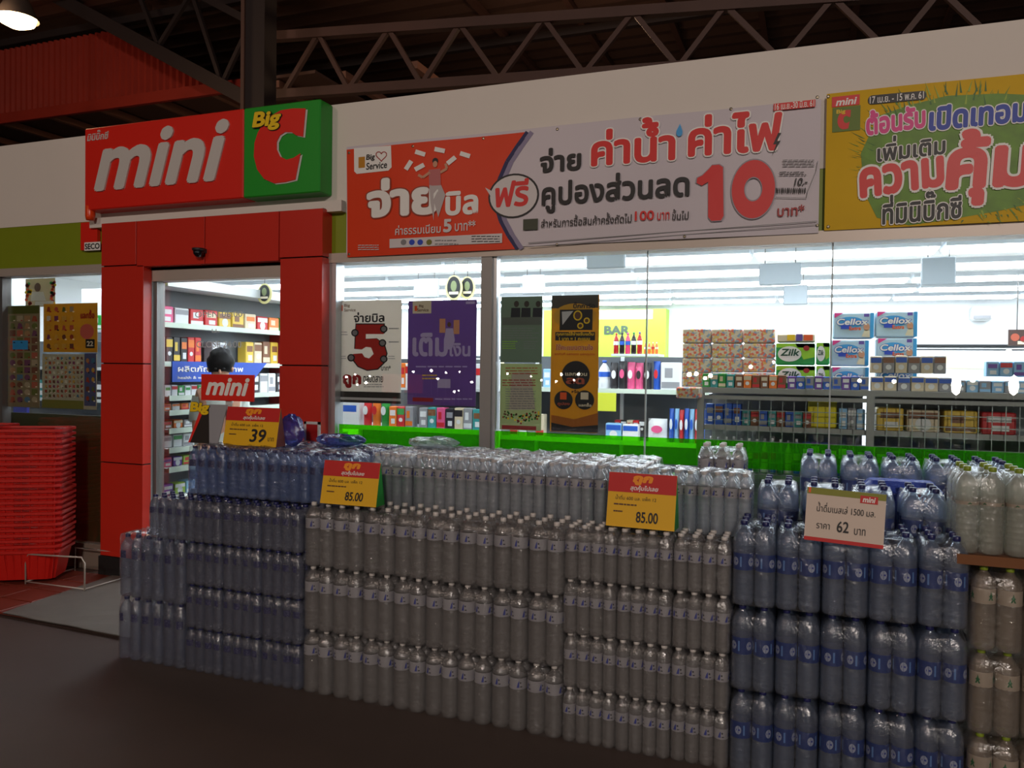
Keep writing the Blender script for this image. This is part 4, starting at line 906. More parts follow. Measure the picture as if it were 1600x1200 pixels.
t = thing('electric_cabinet', 'white cabinet with a black cable at top left behind the glass', 'cabinet', (a_.x, 5.6, b_.z)); o_ = -Vector(t.location)
MB().rbox(a_.x, 5.6, b_.z, b_.x, 5.8, a_.z, STOREW, .01).build('case', t, o_); MB().tube([P(17, 436, 5.59), P(12, 445, 5.585), P(8, 455, 5.58), P(8, 464, 5.585)], .008, BLACK).build('cable', t, o_)
MB().box(P(21, 440, 6).x, 6.0, 0, P(42, 440, 6).x, 6.03, P(30, 436, 6).z, mat('deep_blue_board', (50, 52, 130), .5)).build('blue_board', label='deep blue board beside the white cabinet behind the left glass', cat='board')
# cold cabinet and menu at the far right
CY = 10.8
a_, b_ = P(1380, 538, CY), P(1620, 600, CY)
t = thing('display_fridge', 'white display fridge with black trims along the back at right', 'fridge', (a_.x, CY, 0)); o_ = -Vector(t.location)
MB().box(a_.x, CY + .02, 0, b_.x, CY + .7, a_.z - .1, STOREW).build('body', t, o_)
MB().box(a_.x, CY, P(1380, 541, CY).z, b_.x, CY + .7, P(1380, 538, CY).z, BLACK).build('trim', t, o_)
MB().box(a_.x, CY, P(1380, 547, CY).z, b_.x, CY + .05, P(1380, 545, CY).z, BLACK).build('trim', t, o_)
MB().box(P(1475, 560, CY).x, CY - .002, P(1475, 575, CY).z, P(1560, 560, CY).x, CY + .02, P(1475, 549, CY).z, mat('fridge_glow', (240, 230, 170), .4, emit=((255, 240, 190), .8))).build('lit_window', t, o_)
t, p, o_ = wallboard(1576, 515, 540, 1640, 10.0, mat('picture_brown', (70, 46, 38), .5), 'menu_board', 'dark food picture board at the right edge', 'sign'); p.disc(1586, 527, 7, mat('print_rust'), 6, 14).disc(1600, 530, 6, DRED, 5, 14).rect(1590, 533, 538, 1605, CREAM); p.build(t, loc=o_)
MB().tube([(p_x, 10.02, P(1600, 516, 10).z) for p_x in (0, 0)] if 0 else [(P(1590, 500, 10).x, 10.02, P(1590, 515, 10).z), (P(1590, 500, 10).x, 10.02, CZ)], .006, ALUD).build('wire', t, o_)

# ------------------------------------------------------------------ the shopkeeper
def person():
    c = P(345, 570, 5.3); t = thing('person', 'person with short dark hair and pale shirt behind the mini sign, head bowed', 'person', (c.x, 5.3, 0), None, R_(38))
    hz = 1.68
    bm = [('pel', (0, 0, .93), .155), ('wst', (0, 0, 1.08), .135), ('chs', (0, -.01, 1.28), .15), ('ubk', (0, .0, 1.40), .12), ('nck', (0, -.02, 1.49), .058), ('jaw', (0, -.06, 1.55), .068), ('hd', (0, -.055, 1.63), .088), ('crn', (0, -.04, 1.69), .078)]
    V = [Vector(p_) for _, p_, _ in bm]; RR = [r for *_, r in bm]; E_ = [(i, i + 1) for i in range(len(bm) - 1)]
    def chain(root, pts):
        pr_ = root
        for p_, r in pts: V.append(Vector(p_)); RR.append(r); E_.append((pr_, len(V) - 1)); pr_ = len(V) - 1
    for s_ in (-1, 1):
        chain(3, [((s_ * .15, 0, 1.40), .06), ((s_ * .17, -.01, 1.27), .048), ((s_ * .18, -.05, 1.12), .04), ((s_ * .13, -.18, 1.03), .033), ((s_ * .10, -.25, 1.0), .026)])
        chain(0, [((s_ * .09, 0, .82), .095), ((s_ * .10, 0, .48), .062), ((s_ * .10, .02, .12), .042), ((s_ * .10, -.02, .045), .045), ((s_ * .10, -.13, .03), .03)])
        hx_, hy_, hz_ = s_ * .10, -.25, 1.0
        for f_ in range(4):
            MBf = [(hx_ + (f_ - 1.5) * .018, hy_ - .01, hz_), (hx_ + (f_ - 1.5) * .02, hy_ - .05, hz_ - .005), (hx_ + (f_ - 1.5) * .021, hy_ - .075 - (.008 if f_ in (1, 2) else 0), hz_ - .025)]
            fing.append(MBf)
        fing.append([(hx_ - s_ * .028, hy_, hz_), (hx_ - s_ * .05, hy_ - .03, hz_ + .005), (hx_ - s_ * .052, hy_ - .05, hz_ - .005)])
    me = bpy.data.meshes.new('body'); return t, V, RR, E_, me
fing = []
t, V, RR, E_, me = person()
SK = mat('skin', (200, 150, 124), .55); SHIRT = mat('pale_shirt', (206, 216, 210), .7); TROU = mat('dark_trousers', (40, 40, 50), .7); HAIR = mat('black_hair', (14, 10, 10), .7, spec=.2)
me.from_pydata(V, E_, []); me.materials.append(SK)
po = obj('body', me, t)
md = po.modifiers.new('skin', 'SKIN'); md.use_smooth_shade = True; po.modifiers.new('sub', 'SUBSURF').levels = 2; po.modifiers['sub'].render_levels = 2
for i, sv in enumerate(me.skin_vertices[0].data): sv.radius = (RR[i] * (1.25 if i in (0, 1, 2, 3) else 1), RR[i]); sv.use_root = (i == 0)
fb = MB()
for f_ in fing: fb.tube(f_, .008, SK, 6)
fb.build('fingers', t)
# clothing and head details
MB().lathe([(.16, .88), (.165, 1.0), (.155, 1.1), (.165, 1.28), (.16, 1.38), (.11, 1.455), (.06, 1.475)], SHIRT, 18, sx=1.22, sy=.82, cap=False).build('shirt', t)
sl = MB()
for s_ in (-1, 1): sl.tube([(s_ * .12, 0, 1.40), (s_ * .155, 0, 1.37), (s_ * .172, -.01, 1.25), (s_ * .178, -.03, 1.18)], .068, SHIRT, 10)
sl.build('sleeves', t)
tr_ = MB()
for s_ in (-1, 1): tr_.tube([(s_ * .085, 0, .92), (s_ * .09, 0, .8), (s_ * .10, 0, .48), (s_ * .10, .01, .1)], .10, TROU, 10)
tr_.build('trousers', t)
hm = MB(); rg = random.Random(4); vs = []; fs = []; nu, nv = 18, 10
for j in range(nv + 1):
    for i in range(nu):
        ph, th_ = math.pi * j / nv * .70, 2 * math.pi * i / nu
        r = 1 + rg.uniform(-.10, .08)
        x, y, z = math.sin(ph) * math.cos(th_) * .106 * r, math.sin(ph) * math.sin(th_) * .118 * r, math.cos(ph) * .125 * r
        if y < -.06 and z < -.06: y = -.095; z = max(z, -.075)
        vs.append((x, y - .03, z + 1.66))
for j in range(nv):
    for i in range(nu): fs.append((j * nu + i, j * nu + (i + 1) % nu, (j + 1) * nu + (i + 1) % nu, (j + 1) * nu + i))
hm.add(vs, fs, HAIR, True).build('hair', t)
fc = MB()
for s_ in (-1, 1): fc.lathe([(0, -.008), (.009, -.004), (.009, .004), (0, .008)], BLACK, 8, (s_ * .032, -.142, 1.615)); fc.lathe([(0, -.025), (.014, -.01), (.014, .012), (0, .025)], SK, 8, (s_ * .09, -.05, 1.61))
fc.lathe([(0, -.02), (.013, -.012), (.008, .015), (0, .02)], SK, 8, (0, -.148, 1.59)); fc.lathe([(0, -.005), (.022, 0), (0, .005)], mat('lips', (150, 80, 76), .5), 10, (0, -.132, 1.555), sy=.4)
fc.build('face_features', t)

# ------------------------------------------------------------------ hall roof and trusses
RFM = mat('roof_sheet', (92, 70, 62), .55, .2, var=.25, vscale=2)
roof = MB(); vs = []; fs = []; n_ = 0
# corrugated roof sheet, ridges along X
ys = [i * .19 for i in range(-26, 90)]
for i, y in enumerate(ys): z = 6.62 + (.035 if i % 2 else 0); vs += [(-14, y, z), (12, y, z)]
fs = [(2 * i, 2 * i + 1, 2 * i + 3, 2 * i + 2) for i in range(len(ys) - 1)]
roof.add(vs, fs, RFM); struct('ceiling_hall', roof)
def beam_thing(name, label, bars, wd=.06, ht=.06, m=STEEL, cat='beam'):
    c = Vector(bars[0][1]); t = thing(name, label, cat, c)
    for nm, a_, b_, *q in bars: MB().bar(Vector(a_) - c, Vector(b_) - c, q[0] if q else wd, q[0] if q else ht, m).build(nm, t)
    return t
TYY = 7.0
top_ = lambda x: P(x, 56 - (x - 455) * .069, TYY); bot = lambda x: P(x, 151 - (x - 395) * .068, TYY)
bars = [('chord', P(395, 60, TYY), P(1620, -24, TYY), .09), ('chord', P(395, 151, TYY), P(1620, 68, TYY), .09)]
nodes_t = [498, 608, 719, 850, 990, 1134, 1302, 1470]; nodes_b = [442, 545, 659, 780, 913, 1060, 1220, 1390, 1560]
for i, x in enumerate(nodes_t):
    for xb in (nodes_b[i], nodes_b[i + 1]):
        bars.append(('web', top_(x), bot(xb), .045))
beam_thing('roof_truss', 'steel roof truss with V shaped webs above the white fascia', bars, cat='truss')
bars = [('chord', P(60, -20, 8.2), P(392, 158, 8.2), .17), ('chord', P(250, -40, 8.2), P(440, 60, 8.2), .09)]
for xa, ya, xb, yb in ((215, -15, 248, 72), (300, -12, 347, 132), (248, 72, 300, -12), (347, 132, 392, 35)): bars.append(('web', P(xa, ya, 8.2), P(xb, yb, 8.2), .05))
beam_thing('roof_truss', 'dark sloping steel rafter truss above the red corrugated wall', bars, m=mat('dark_steel', (38, 28, 28), .65), cat='truss')
c0 = P(383, 150, 6.2)
t = thing('steel_column', 'dark square steel column rising behind the shop sign', 'column', (c0.x + .09, 6.2, 2.9)); o_ = -Vector(t.location)
MB().box(c0.x, 6.2, 2.9, P(413, 80, 6.2).x, 6.38, 6.62, mat('dark_steel')).build('shaft', t, o_)
MB().box(c0.x - .04, 6.18, 2.9, c0.x, 6.36, 6.62, STEEL).build('lit_edge', t, o_)  # paler strip: light on the column's left edge, put into colour
bars = []
for i, x in enumerate((-4.4, -3.2, -2.0, -.8, .4, 1.6, 2.8)): beam_thing('roof_purlin', 'roof purlin running back under the hall roof, %s from the column' % NTH[i], [('beam', (x, 5.0, 6.56), (x, 14, 6.56), .08)], cat='beam')
for i, y in enumerate((8.6, 11.0)): beam_thing('cross_beam', '%s cross beam under the hall roof' % ('nearer' if i == 0 else 'farther'), [('beam', (-12, y, 6.46), (11, y, 6.46), .1)], m=mat('dark_steel'), cat='beam')
# red corrugated hall wall, separate ribs
RC = mat('red_corrugated', (140, 40, 26), .55, var=.15, vscale=3)
RY = 8.6
rw = obj('wall_hall', None, None, kind='structure')
x0, x1 = P(-40, 150, RY).x, P(372, 150, RY).x
zb = P(100, 172, RY).z
nn = 44; st = (x1 - x0) / nn
for i in range(nn):
    xa = x0 + i * st; pxm = -40 + 412 * (i + .5) / nn
    ytop = 88 - (pxm + 40) * .18 if pxm < 190 else 48 + (pxm - 190) * .52
    zt_ = P(pxm, max(20, ytop), RY).z
    if zt_ < zb + .08: continue
    MB().add([(xa, RY, zb), (xa + st * .25, RY - .05, zb), (xa + st * .6, RY - .05, zb), (xa + st * .8, RY, zb), (xa + st, RY, zb), (xa, RY, zt_), (xa + st * .25, RY - .05, zt_), (xa + st * .6, RY - .05, zt_), (xa + st * .8, RY, zt_), (xa + st, RY, zt_)],
             [(i_, i_ + 1, i_ + 6, i_ + 5) for i_ in range(4)], RC).build('panel', rw)
struct('trim_4', MB().box(x0, RY - .08, zb - .1, x1 + .3, RY - .02, zb + .05, RC))
struct('ceiling_back', MB().box(-16, RY, zb + .02, x1 + 1.2, 20, zb + .06, mat('back_ceiling', (84, 60, 52), .7)))
for i in range(9):
    x = -12.6 + i * 1.0; beam_thing('ceiling_joist', 'joist running back below the red corrugated wall, %s from the left' % NTH[i], [('beam', (x, RY, zb - .05), (x, 18, zb - .05), .09)], cat='beam', m=mat('joist', (120, 84, 70), .6))
# sloping thin cable and the flood lamp at top left
lp = P(27, 27, 5.9)
t = thing('high_bay_lamp', 'glowing warm hall lamp at the top left corner of the picture', 'lamp', lp)
MB().lathe([(.06, .22), (.1, .2), (.17, .05), (.20, -.02)], mat('lamp_shade', (90, 84, 80), .4, .5), 20, cap=False).build('shade', t)
MB().lathe([(0, .10), (.12, .08), (.18, 0), (.16, -.06), (.08, -.10), (0, -.11)], mat('lamp_glow', (255, 236, 190), .5, emit=((255, 214, 150), 14)), 20).build('bulb', t)
MB().tube([(0, 0, .2), (0, 0, 6.62 - lp.z)], .012, STEEL).build('hanger', t)
l = bpy.data.lights.new('high_bay_light', 'POINT'); l.energy = 62; l.color = (1, .6, .35); l.shadow_soft_size = .2
lo = bpy.data.objects.new('high_bay_light', l); COL.objects.link(lo); lo.location = lp + Vector((0, -.35, -.2))
l = bpy.data.lights.new('added_roof_light', 'POINT'); l.energy = 32; l.color = (1, .62, .36); l.shadow_soft_size = .2  # unseen lamp added to light the roof sheet from below
lo = bpy.data.objects.new('added_roof_light', l); COL.objects.link(lo); lo.location = (-2.7, 9.0, 5.2)

# stall lamps of the market behind the photographer (they show as reflections in the shop glass)
px_dots = [(541, 589, 4), (555, 585, 3), (572, 598, 5), (558, 601, 3), (578, 588, 3), (614, 594, 2), (646, 581, 4), (650, 591, 4), (674, 579, 5), (697, 582, 3), (684, 592, 4), (718, 581, 3), (737, 597, 4), (710, 612, 4), (717, 610, 3), (793, 584, 4), (830, 588, 3), (846, 594, 4), (869, 596, 4), (877, 585, 5), (904, 585, 5), (897, 594, 4), (1077, 585, 8), (1088, 584, 7), (1102, 591, 6), (1110, 587, 7), (1173, 573, 6), (1209, 566, 5), (1343, 595, 6), (1397, 596, 6), (1520, 593, 8), (1576, 551, 9), (1494, 602, 13), (1584, 602, 13)]
BULB = mat('stall_bulb', (255, 255, 255), .5, emit=((255, 244, 225), 90)); POLE = mat('stall_pole', (50, 50, 54), .5)
for i, (x, y, d_) in enumerate(px_dots):
    V_ = P(x, y, FY + .034 + 13.5); X, Z = V_.x, V_.z; Yr = 2 * (FY + .034) - V_.y
    r = d_ / 2 * 18 / F * 1.0
    t = thing('stall_lamp', 'small bright stall lamp on a pole behind the photographer, %s from the left' % NTH[i], 'lamp', (X, Yr, 0), 'stall lamps behind the photographer')
    q_ = 2.2 if d_ == 13 else 1
    MB().lathe([(0, -r * q_), (r * .7, -r * .7 * q_), (r, 0), (r * .7, r * .7 * q_), (0, r * q_)], BULB, 10, (0, 0, Z), cap=False).build('bulb', t)
    MB().tube([(0, -.0, 0), (0, -.0, Z - r * q_)], .012, POLE).build('pole', t)  # pole added to hold the bulb up

# ------------------------------------------------------------------ red shopping baskets
BR = mat('basket_red', (204, 26, 16), .38)
def basket_meshes():
    mb = MB(); w0, d0, w1, d1, h = .42, .28, .50, .34, .22
    def ring(w_, d_, z, c=.04):
        a_, b_ = w_ / 2, d_ / 2; return [(-a_ + c, -b_, z), (a_ - c, -b_, z), (a_, -b_ + c, z), (a_, b_ - c, z), (a_ - c, b_, z), (-a_ + c, b_, z), (-a_, b_ - c, z), (-a_, -b_ + c, z)]
    rs = [ring(w0, d0, 0), ring(w1, d1, h), ring(w1 + .03, d1 + .03, h), ring(w1 + .03, d1 + .03, h - .02), ring(w1 + .01, d1 + .01, h - .022), ring(w1 - .006, d1 - .006, h), ring(w0 - .006, d0 - .006, .006)]
    vs = [v for q in rs for v in q]; fs = [tuple(range(8))[::-1], tuple(range(48, 56))]
    for (a_, b_) in ((0, 1), (1, 2), (2, 3), (3, 4), (1, 5), (5, 6)):
        for k in range(8): fs.append((a_ * 8 + k, a_ * 8 + (k + 1) % 8, b_ * 8 + (k + 1) % 8, b_ * 8 + k))
    mb.add(vs, fs, BR)
    for s_ in (-1, 1):
        for k in range(9): x = -.2 + k * .05; mb.bar((x, s_ * .141, .01), (x * 1.12, s_ * .172, .2), .006, .004, BR)
    hm_ = MB().tube([(-.255, -.02, .215), (-.2, -.15, .225), (0, -.165, .228), (.2, -.15, .225), (.255, -.02, .215)], .006, mat('basket_handle', (150, 16, 12), .4), 6)
    return mb.mesh('basket'), hm_.mesh('handle')
bme, hme = basket_meshes()
for (cx, cy, rz, nb, wh) in ((P(52, 780, 4.32).x, 4.30, R_(32), 23, 'in the stack beside the red pillar'), (P(-26, 780, 4.32).x - .12, 4.33, R_(20), 23, 'in the stack at the left picture edge')):
    for i in range(nb):
        t = thing('shopping_basket', 'red plastic shopping basket, %s from the bottom %s' % (NTH[i], wh), 'basket', (cx + random.uniform(-.006, .006), cy, .045 + i * .0405), 'nested red shopping baskets', rz + random.uniform(-.02, .02))
        obj('tub', bme, t); obj('handle', hme, t)
WR = mat('white_wire', (190, 180, 170), .4, .3)
q = [PG(40, 916, 0), PG(116, 893, 0)]
t = thing('basket_stand', 'white wire stand holding the stack of red baskets', 'stand', ((q[0] + q[1]) / 2)); c = -Vector(t.location)
f0, f1 = q[0], Vector((q[0].x + .56, q[0].y + .02, 0)); bk = Vector((0, .42, 0))
MB().tube([f0, f0 + Vector((0, 0, .2)), f0 + Vector((.03, 0, .24)), f1 + Vector((-.03, 0, .26)), f1 + Vector((0, 0, .22)), f1], .006, WR).build('front_hoop', t, c)
MB().tube([f0 + bk, f0 + bk + Vector((0, 0, .2)), f1 + bk + Vector((0, 0, .2)), f1 + bk], .006, WR).build('rear_hoop', t, c)
MB().tube([f0 + Vector((0, 0, .035)), f0 + bk + Vector((0, 0, .035))], .005, WR).tube([f1 + Vector((0, 0, .035)), f1 + bk + Vector((0, 0, .035))], .005, WR).tube([f0 + Vector((0, 0, .035)), f1 + Vector((0, 0, .035))], .005, WR).build('base_frame', t, c)

# ------------------------------------------------------------------ water bottles
#__BOTTLES__
CLR = clear('clear_bottle', (.90, .92, .93), (214, 208, 204), .32, .11, .20, .35, 90)
CLB = clear('blue_bottle', (.78, .85, .93), (160, 178, 206), .32, .11, .20, .35, 90)
CLT = clear('tinted_bottle', (.86, .89, .93), (146, 156, 186), .30, .11, .20, .35, 90)
CLG = clear('warm_bottle', (.90, .88, .84), (220, 204, 184), .34, .11, .20, .35, 90)
FILM = clear('shrink_film', (.95, .95, .96), (190, 188, 188), .06, .22, .10, .8, 34)
CAPM = {k: mat('cap_' + k, c, .35) for k, c in dict(white=(204, 198, 194), navy=(30, 34, 88), blue=(30, 60, 130), green=(130, 150, 40), pink=(224, 170, 176)).items()}
def label_mat(name, base, ink, scale=14, thr=.55, rough=.4, alpha=None):
    if name in _m: return _m[name]
    m = bpy.data.materials.new(name); m.use_nodes = True; _m[name] = m; nt = m.node_tree; b_ = nt.nodes['Principled BSDF']; N = nt.nodes; L = nt.links
    tc = N.new('ShaderNodeTexCoord'); mp = N.new('ShaderNodeMapping'); mp.inputs['Scale'].default_value = (1, 1, .8)
    oi = N.new('ShaderNodeObjectInfo'); ad = N.new('ShaderNodeVectorMath'); ad.operation = 'ADD'; sc2 = N.new('ShaderNodeMath'); sc2.operation = 'MULTIPLY'; sc2.inputs[1].default_value = 3.0
    L.new(oi.outputs['Random'], sc2.inputs[0]); L.new(tc.outputs['Generated'], ad.inputs[0]); L.new(sc2.outputs[0], ad.inputs[1]); L.new(ad.outputs[0], mp.inputs['Vector'])
    v = N.new('ShaderNodeTexVoronoi'); v.inputs['Scale'].default_value = scale * .3; v.distance = 'CHEBYCHEV'; L.new(mp.outputs[0], v.inputs['Vector'])
    n = N.new('ShaderNodeTexNoise'); n.inputs['Scale'].default_value = scale; n.inputs['Detail'].default_value = 2; L.new(mp.outputs[0], n.inputs['Vector'])
    ma = N.new('ShaderNodeMath'); ma.operation = 'MULTIPLY'; L.new(v.outputs['Distance'], ma.inputs[0]); L.new(n.outputs['Fac'], ma.inputs[1])
    r = N.new('ShaderNodeValToRGB'); r.color_ramp.interpolation = 'CONSTANT'; L.new(ma.outputs[0], r.inputs[0])
    r.color_ramp.elements[0].color = (*[s2l(x / 255) for x in ink], 1); r.color_ramp.elements[0].position = 0
    r.color_ramp.elements[1].color = (*[s2l(x / 255) for x in base], 1); r.color_ramp.elements[1].position = thr
    L.new(r.outputs[0], b_.inputs['Base Color']); b_.inputs['Roughness'].default_value = rough; return m
LAB = dict(white=mat('label_white', (158, 156, 160), .4), navy=label_mat('label_navy', (34, 38, 84), (120, 122, 150), 16, .10),
           blue=mat('label_blue', (24, 52, 116), .4), tree=mat('label_tree', (170, 156, 138), .45))
LINK = {k: mat('label_ink_' + k, c, .5) for k, c in dict(blue=(52, 64, 150), dark=(50, 50, 60), pale=(150, 160, 184), sky=(90, 130, 190), green=(30, 100, 56)).items()}
LSTYLE = {'label_white': 'white', 'label_blue': 'blue', 'label_tree': 'tree'}
def bottle(R, H, body, capm, lab, l0, l1, ribs=True, part=1.0):
    style = LSTYLE.get(lab.name)
    prof = [(R * .55, .004), (R * .86, 0), (R * .97, .008), (R, .02)]
    z = .03; hi = l0 * H
    while ribs and z < hi - .02: prof += [(R, z), (R * .945, z + .008), (R, z + .016)]; z += .022
    prof += [(R, l0 * H), (R * .985, l0 * H + .004), (R * .985, l1 * H), (R, l1 * H + .004), (R, H * .76), (R * .93, H * .81), (R * .72, H * .865), (R * .42, H * .91), (.013, H * .935), (.012, H * .95)]
    bm_ = MB().lathe(prof, body, 14).mesh('bottle')
    cr = .0145 if R > .035 else .0135
    cm_ = MB().lathe([(cr * .95, H * .945), (cr, H * .95), (cr, H - .002), (cr * .85, H)], capm, 12).mesh('cap')
    if part < 1:                                    # small printed patch, not all the way round
        mb = MB(); n_ = 6; a0_ = -math.pi / 2 - math.pi * part; vs = []
        for j in (0, 1):
            for i in range(n_ + 1):
                t_ = a0_ + 2 * math.pi * part * i / n_; vs.append((R * 1.008 * math.cos(t_), R * 1.008 * math.sin(t_), (l0 if j == 0 else l1) * H))
        lm = mb.add(vs, [(i, i + 1, n_ + 2 + i, n_ + 1 + i) for i in range(n_)], lab, True).mesh('label')
    else: lm = MB().lathe([(R * 1.005, l0 * H), (R * 1.005, l1 * H)], lab, 16, cap=False).mesh('label')
    if part >= 1 and style:                         # printed marks round the label
        mb = MB().lathe([(R * 1.005, l0 * H), (R * 1.005, l1 * H)], lab, 16, cap=False)
        zc, hh = (l0 + l1) / 2 * H, (l1 - l0) * H
        def patch(a0_, pts, m_, k=1.014):
            mb.add([(R * k * math.cos(a0_ + x / R), R * k * math.sin(a0_ + x / R), zc + z) for x, z in pts], [tuple(range(len(pts)))], m_)
        for q_ in range(4):
            a_ = q_ * math.pi / 2
            if style == 'white':
                patch(a_, [(-.012, -hh * .32), (0, -hh * .32), (0, hh * .3), (-.006, hh * .1)], LINK['blue']); patch(a_, [(.006 + .004 * math.cos(t_), hh * .1 + .004 * math.sin(t_)) for t_ in [k * .785 for k in range(8)]], LINK['dark'])
                patch(a_, [(.004, -hh * .3), (.014, -hh * .3), (.014, -hh * .2), (.004, -hh * .2)], LINK['dark']); patch(a_, [(-.02, -hh * .46), (.016, -hh * .46), (.016, -hh * .40), (-.02, -hh * .40)], LINK['blue'], 1.012)
            elif style == 'blue':
                patch(a_, [(.013 * math.cos(t_), hh * .26 * math.sin(t_)) for t_ in [k * .628 for k in range(10)]], LINK['pale']); patch(a_, [(-.008, -.003), (.008, -.003), (.008, .004), (-.008, .004)], LINK['blue'], 1.02)
                patch(a_, [(.02, -hh * .3), (.027, -hh * .3), (.027, hh * .3), (.02, hh * .3)], LINK['sky'])
            else:
                patch(a_, [(-.009, -hh * .25), (.009, -hh * .25), (.004, -hh * .05), (.008, hh * .02), (.003, hh * .12), (0, hh * .35), (-.003, hh * .12), (-.008, hh * .02), (-.004, -hh * .05)], LINK['green'])
        lm = mb.mesh('label')
    return bm_, cm_, lm, R, H
def film_mesh(R, H, nx, ny, seed, cover=False):
    rg = random.Random(seed); hw, hd = nx * R + .001, ny * R + .001; n_ = 8
    def ring(sc_, z, cr, jt):
        pts = []
        for (cx, cy, a0_) in ((hw - cr, hd - cr, 0), (-hw + cr, hd - cr, 90), (-hw + cr, -hd + cr, 180), (hw - cr, -hd + cr, 270)):
            for k in range(5): a_ = R_(a0_ + k * 22.5); pts.append(((cx + cr * math.cos(a_)) * sc_ + rg.uniform(-jt, jt), (cy + cr * math.sin(a_)) * sc_ + rg.uniform(-jt, jt), z + rg.uniform(-jt, jt)))
        return pts
    # extra points along the straight sides so the film can ripple
    def dens(pts):
        out = []
        for i, p_ in enumerate(pts):
            q_ = pts[(i + 1) % len(pts)]; out.append(p_)
            d = math.dist(p_, q_)
            if d > R * 1.2:
                m_ = int(d / (R * .8)) + 1
                for k in range(1, m_): f = k / m_; out.append(tuple(p_[c] + (q_[c] - p_[c]) * f for c in range(3)))
        return out
    base = dens(ring(1, 0, R * .9, 0)); N_ = len(base)
    lv = [(.0, 1, 0), (.22, 1, .0007), (.45, 1, .001), (.66, 1, .0012), (.79, .985, .002), (.87, .93, .003), (.925, .84, .004)]
    if cover: lv = lv[:5] + [(.90, .975, .003), (.985, .93, .004)]
    vs = []
    for h_, s_, j_ in lv:
        for (x, y, _) in base: vs.append((x * s_ + rg.uniform(-j_, j_), y * s_ + rg.uniform(-j_, j_), h_ * H + rg.uniform(-j_, j_) + .002))
    fs = [(i * N_ + k, i * N_ + (k + 1) % N_, (i + 1) * N_ + (k + 1) % N_, (i + 1) * N_ + k) for i in range(len(lv) - 1) for k in range(N_)]
    # sagging top: two more rings closing in
    for s_, h_ in (((.62, 1.012), (.3, 1.008)) if cover else ((.6, .90), (.3, .88))):
        for (x, y, _) in base: vs.append((x * s_, y * s_, h_ * H + rg.uniform(-.006, .009)))
    L_ = len(lv)
    for i in (L_ - 1, L_): fs += [(i * N_ + k, i * N_ + (k + 1) % N_, (i + 1) * N_ + (k + 1) % N_, (i + 1) * N_ + k) for k in range(N_)]
    fs.append(tuple(range((L_ + 1) * N_, (L_ + 2) * N_)))
    return MB().add(vs, fs, FILM, True).mesh('shrink_film')
KIND = {
 'big': (bottle(.0424, .318, CLR, CAPM['white'], LAB['white'], .60, .76), 2, 3),
 'small': (bottle(.0298, .238, CLR, CAPM['white'], LAB['white'], .52, .70), 4, 3),
 'rear': (bottle(.0298, .282, clear('lit_bottle', (.92, .94, .96), (232, 240, 248), .42, .10, .24, .35, 90), CAPM['white'], LAB['white'], .61, .76), 4, 3),  # rear bottles paler: window light put into the body colour
 'navy': (bottle(.0308, .2315, CLT, CAPM['navy'], LAB['navy'], .58, .72, part=.22), 4, 3),
 'tall': (bottle(.0385, .346, CLT, CAPM['navy'], LAB['navy'], .62, .74, part=.16), 2, 3),
 'top': (bottle(.0330, .264, clear('bluish_bottle', (.80, .87, .95), (120, 158, 226), .36, .11, .20, .35, 90), CAPM['navy'], LAB['navy'], .58, .72, part=.2), 4, 3),
 'blue': (bottle(.0424, .343, CLB, CAPM['navy'], LAB['blue'], .42, .62), 2, 3),
 'back': (bottle(.0424, .330, CLB, CAPM['navy'], LAB['blue'], .42, .62), 2, 3),
 'green': (bottle(.0424, .309, CLG, CAPM['green'], LAB['tree'], .56, .74), 2, 3),
 'greentop': (bottle(.0424, .330, clear('pale_bottle', (.90, .91, .89), (226, 224, 208), .36, .12, .12, .3, 90), CAPM['green'], LAB['tree'], .56, .60), 2, 3),
 'trio': (bottle(.0410, .330, CLR, CAPM['white'], LAB['white'], .60, .76), 3, 2),
}
FLM = {}
def pack(kind, x, y, z, label, group, rz=0):
    """x,y = left front corner"""
    (bm_, cm_, lm, R, H), nx, ny = KIND[kind]
    v = random.randrange(3)
    if (kind, v) not in FLM: FLM[(kind, v)] = film_mesh(R, H, nx, ny, nx * 7 + v, kind in ('rear', 'top', 'tall'))
    t = thing('bottle_pack', label, 'bottle pack', (x + nx * R, y + ny * R, z), group, random.uniform(-.012, .012))
    t.location.x += random.uniform(-.0015, .0015); t.location.y += random.uniform(-.004, .004)
    obj('shrink_film', FLM[(kind, v)], t)
    for j in range(ny):
        for i in range(nx):
            o = obj('bottle', bm_, t, ((i - (nx - 1) / 2) * 2 * R, (j - (ny - 1) / 2) * 2 * R, 0))
            o.scale = (.985, .985, 1); o.rotation_euler.z = random.uniform(-.5, .5) if kind in ('navy', 'tall', 'top') else random.uniform(0, 6.28)
            obj('cap', cm_, o); obj('label', lm, o)
FYs = 3.36
LN = ['bottom', 'second', 'third', 'top']
def block(kind, x0, nxp, pitch, layers, lp_, y, z0, what, where, group, lname=None):
    for L_ in range(layers):
        for i in range(nxp):
            ln = (lname or (['bottom', 'middle', 'top'] if layers == 3 else ['bottom', 'top'] if layers == 2 else ['bottom', 'second', 'third', 'top']))[L_] if (layers > 1 or lname) else 'single'
            pack(kind, x0 + i * pitch, y, z0 + L_ * lp_, '%s, %s layer, %s from left %s' % (what, ln, NTH[i], where), group)
block('big', -2.405, 8, .1715, 3, .32, FYs, 0, 'white-capped water six-pack', 'of front middle stack', 'large water packs in the front middle stack')
block('small', -1.031, 3, .2393, 4, .24, FYs, 0, 'small white-capped twelve-bottle pack', 'of right centre stack', 'small water packs right of centre')
block('blue', -.310, 5, .1715, 3, .345, FYs, 0, 'blue-labelled water six-pack', 'of front blue stack', 'blue-labelled packs in the front stack')
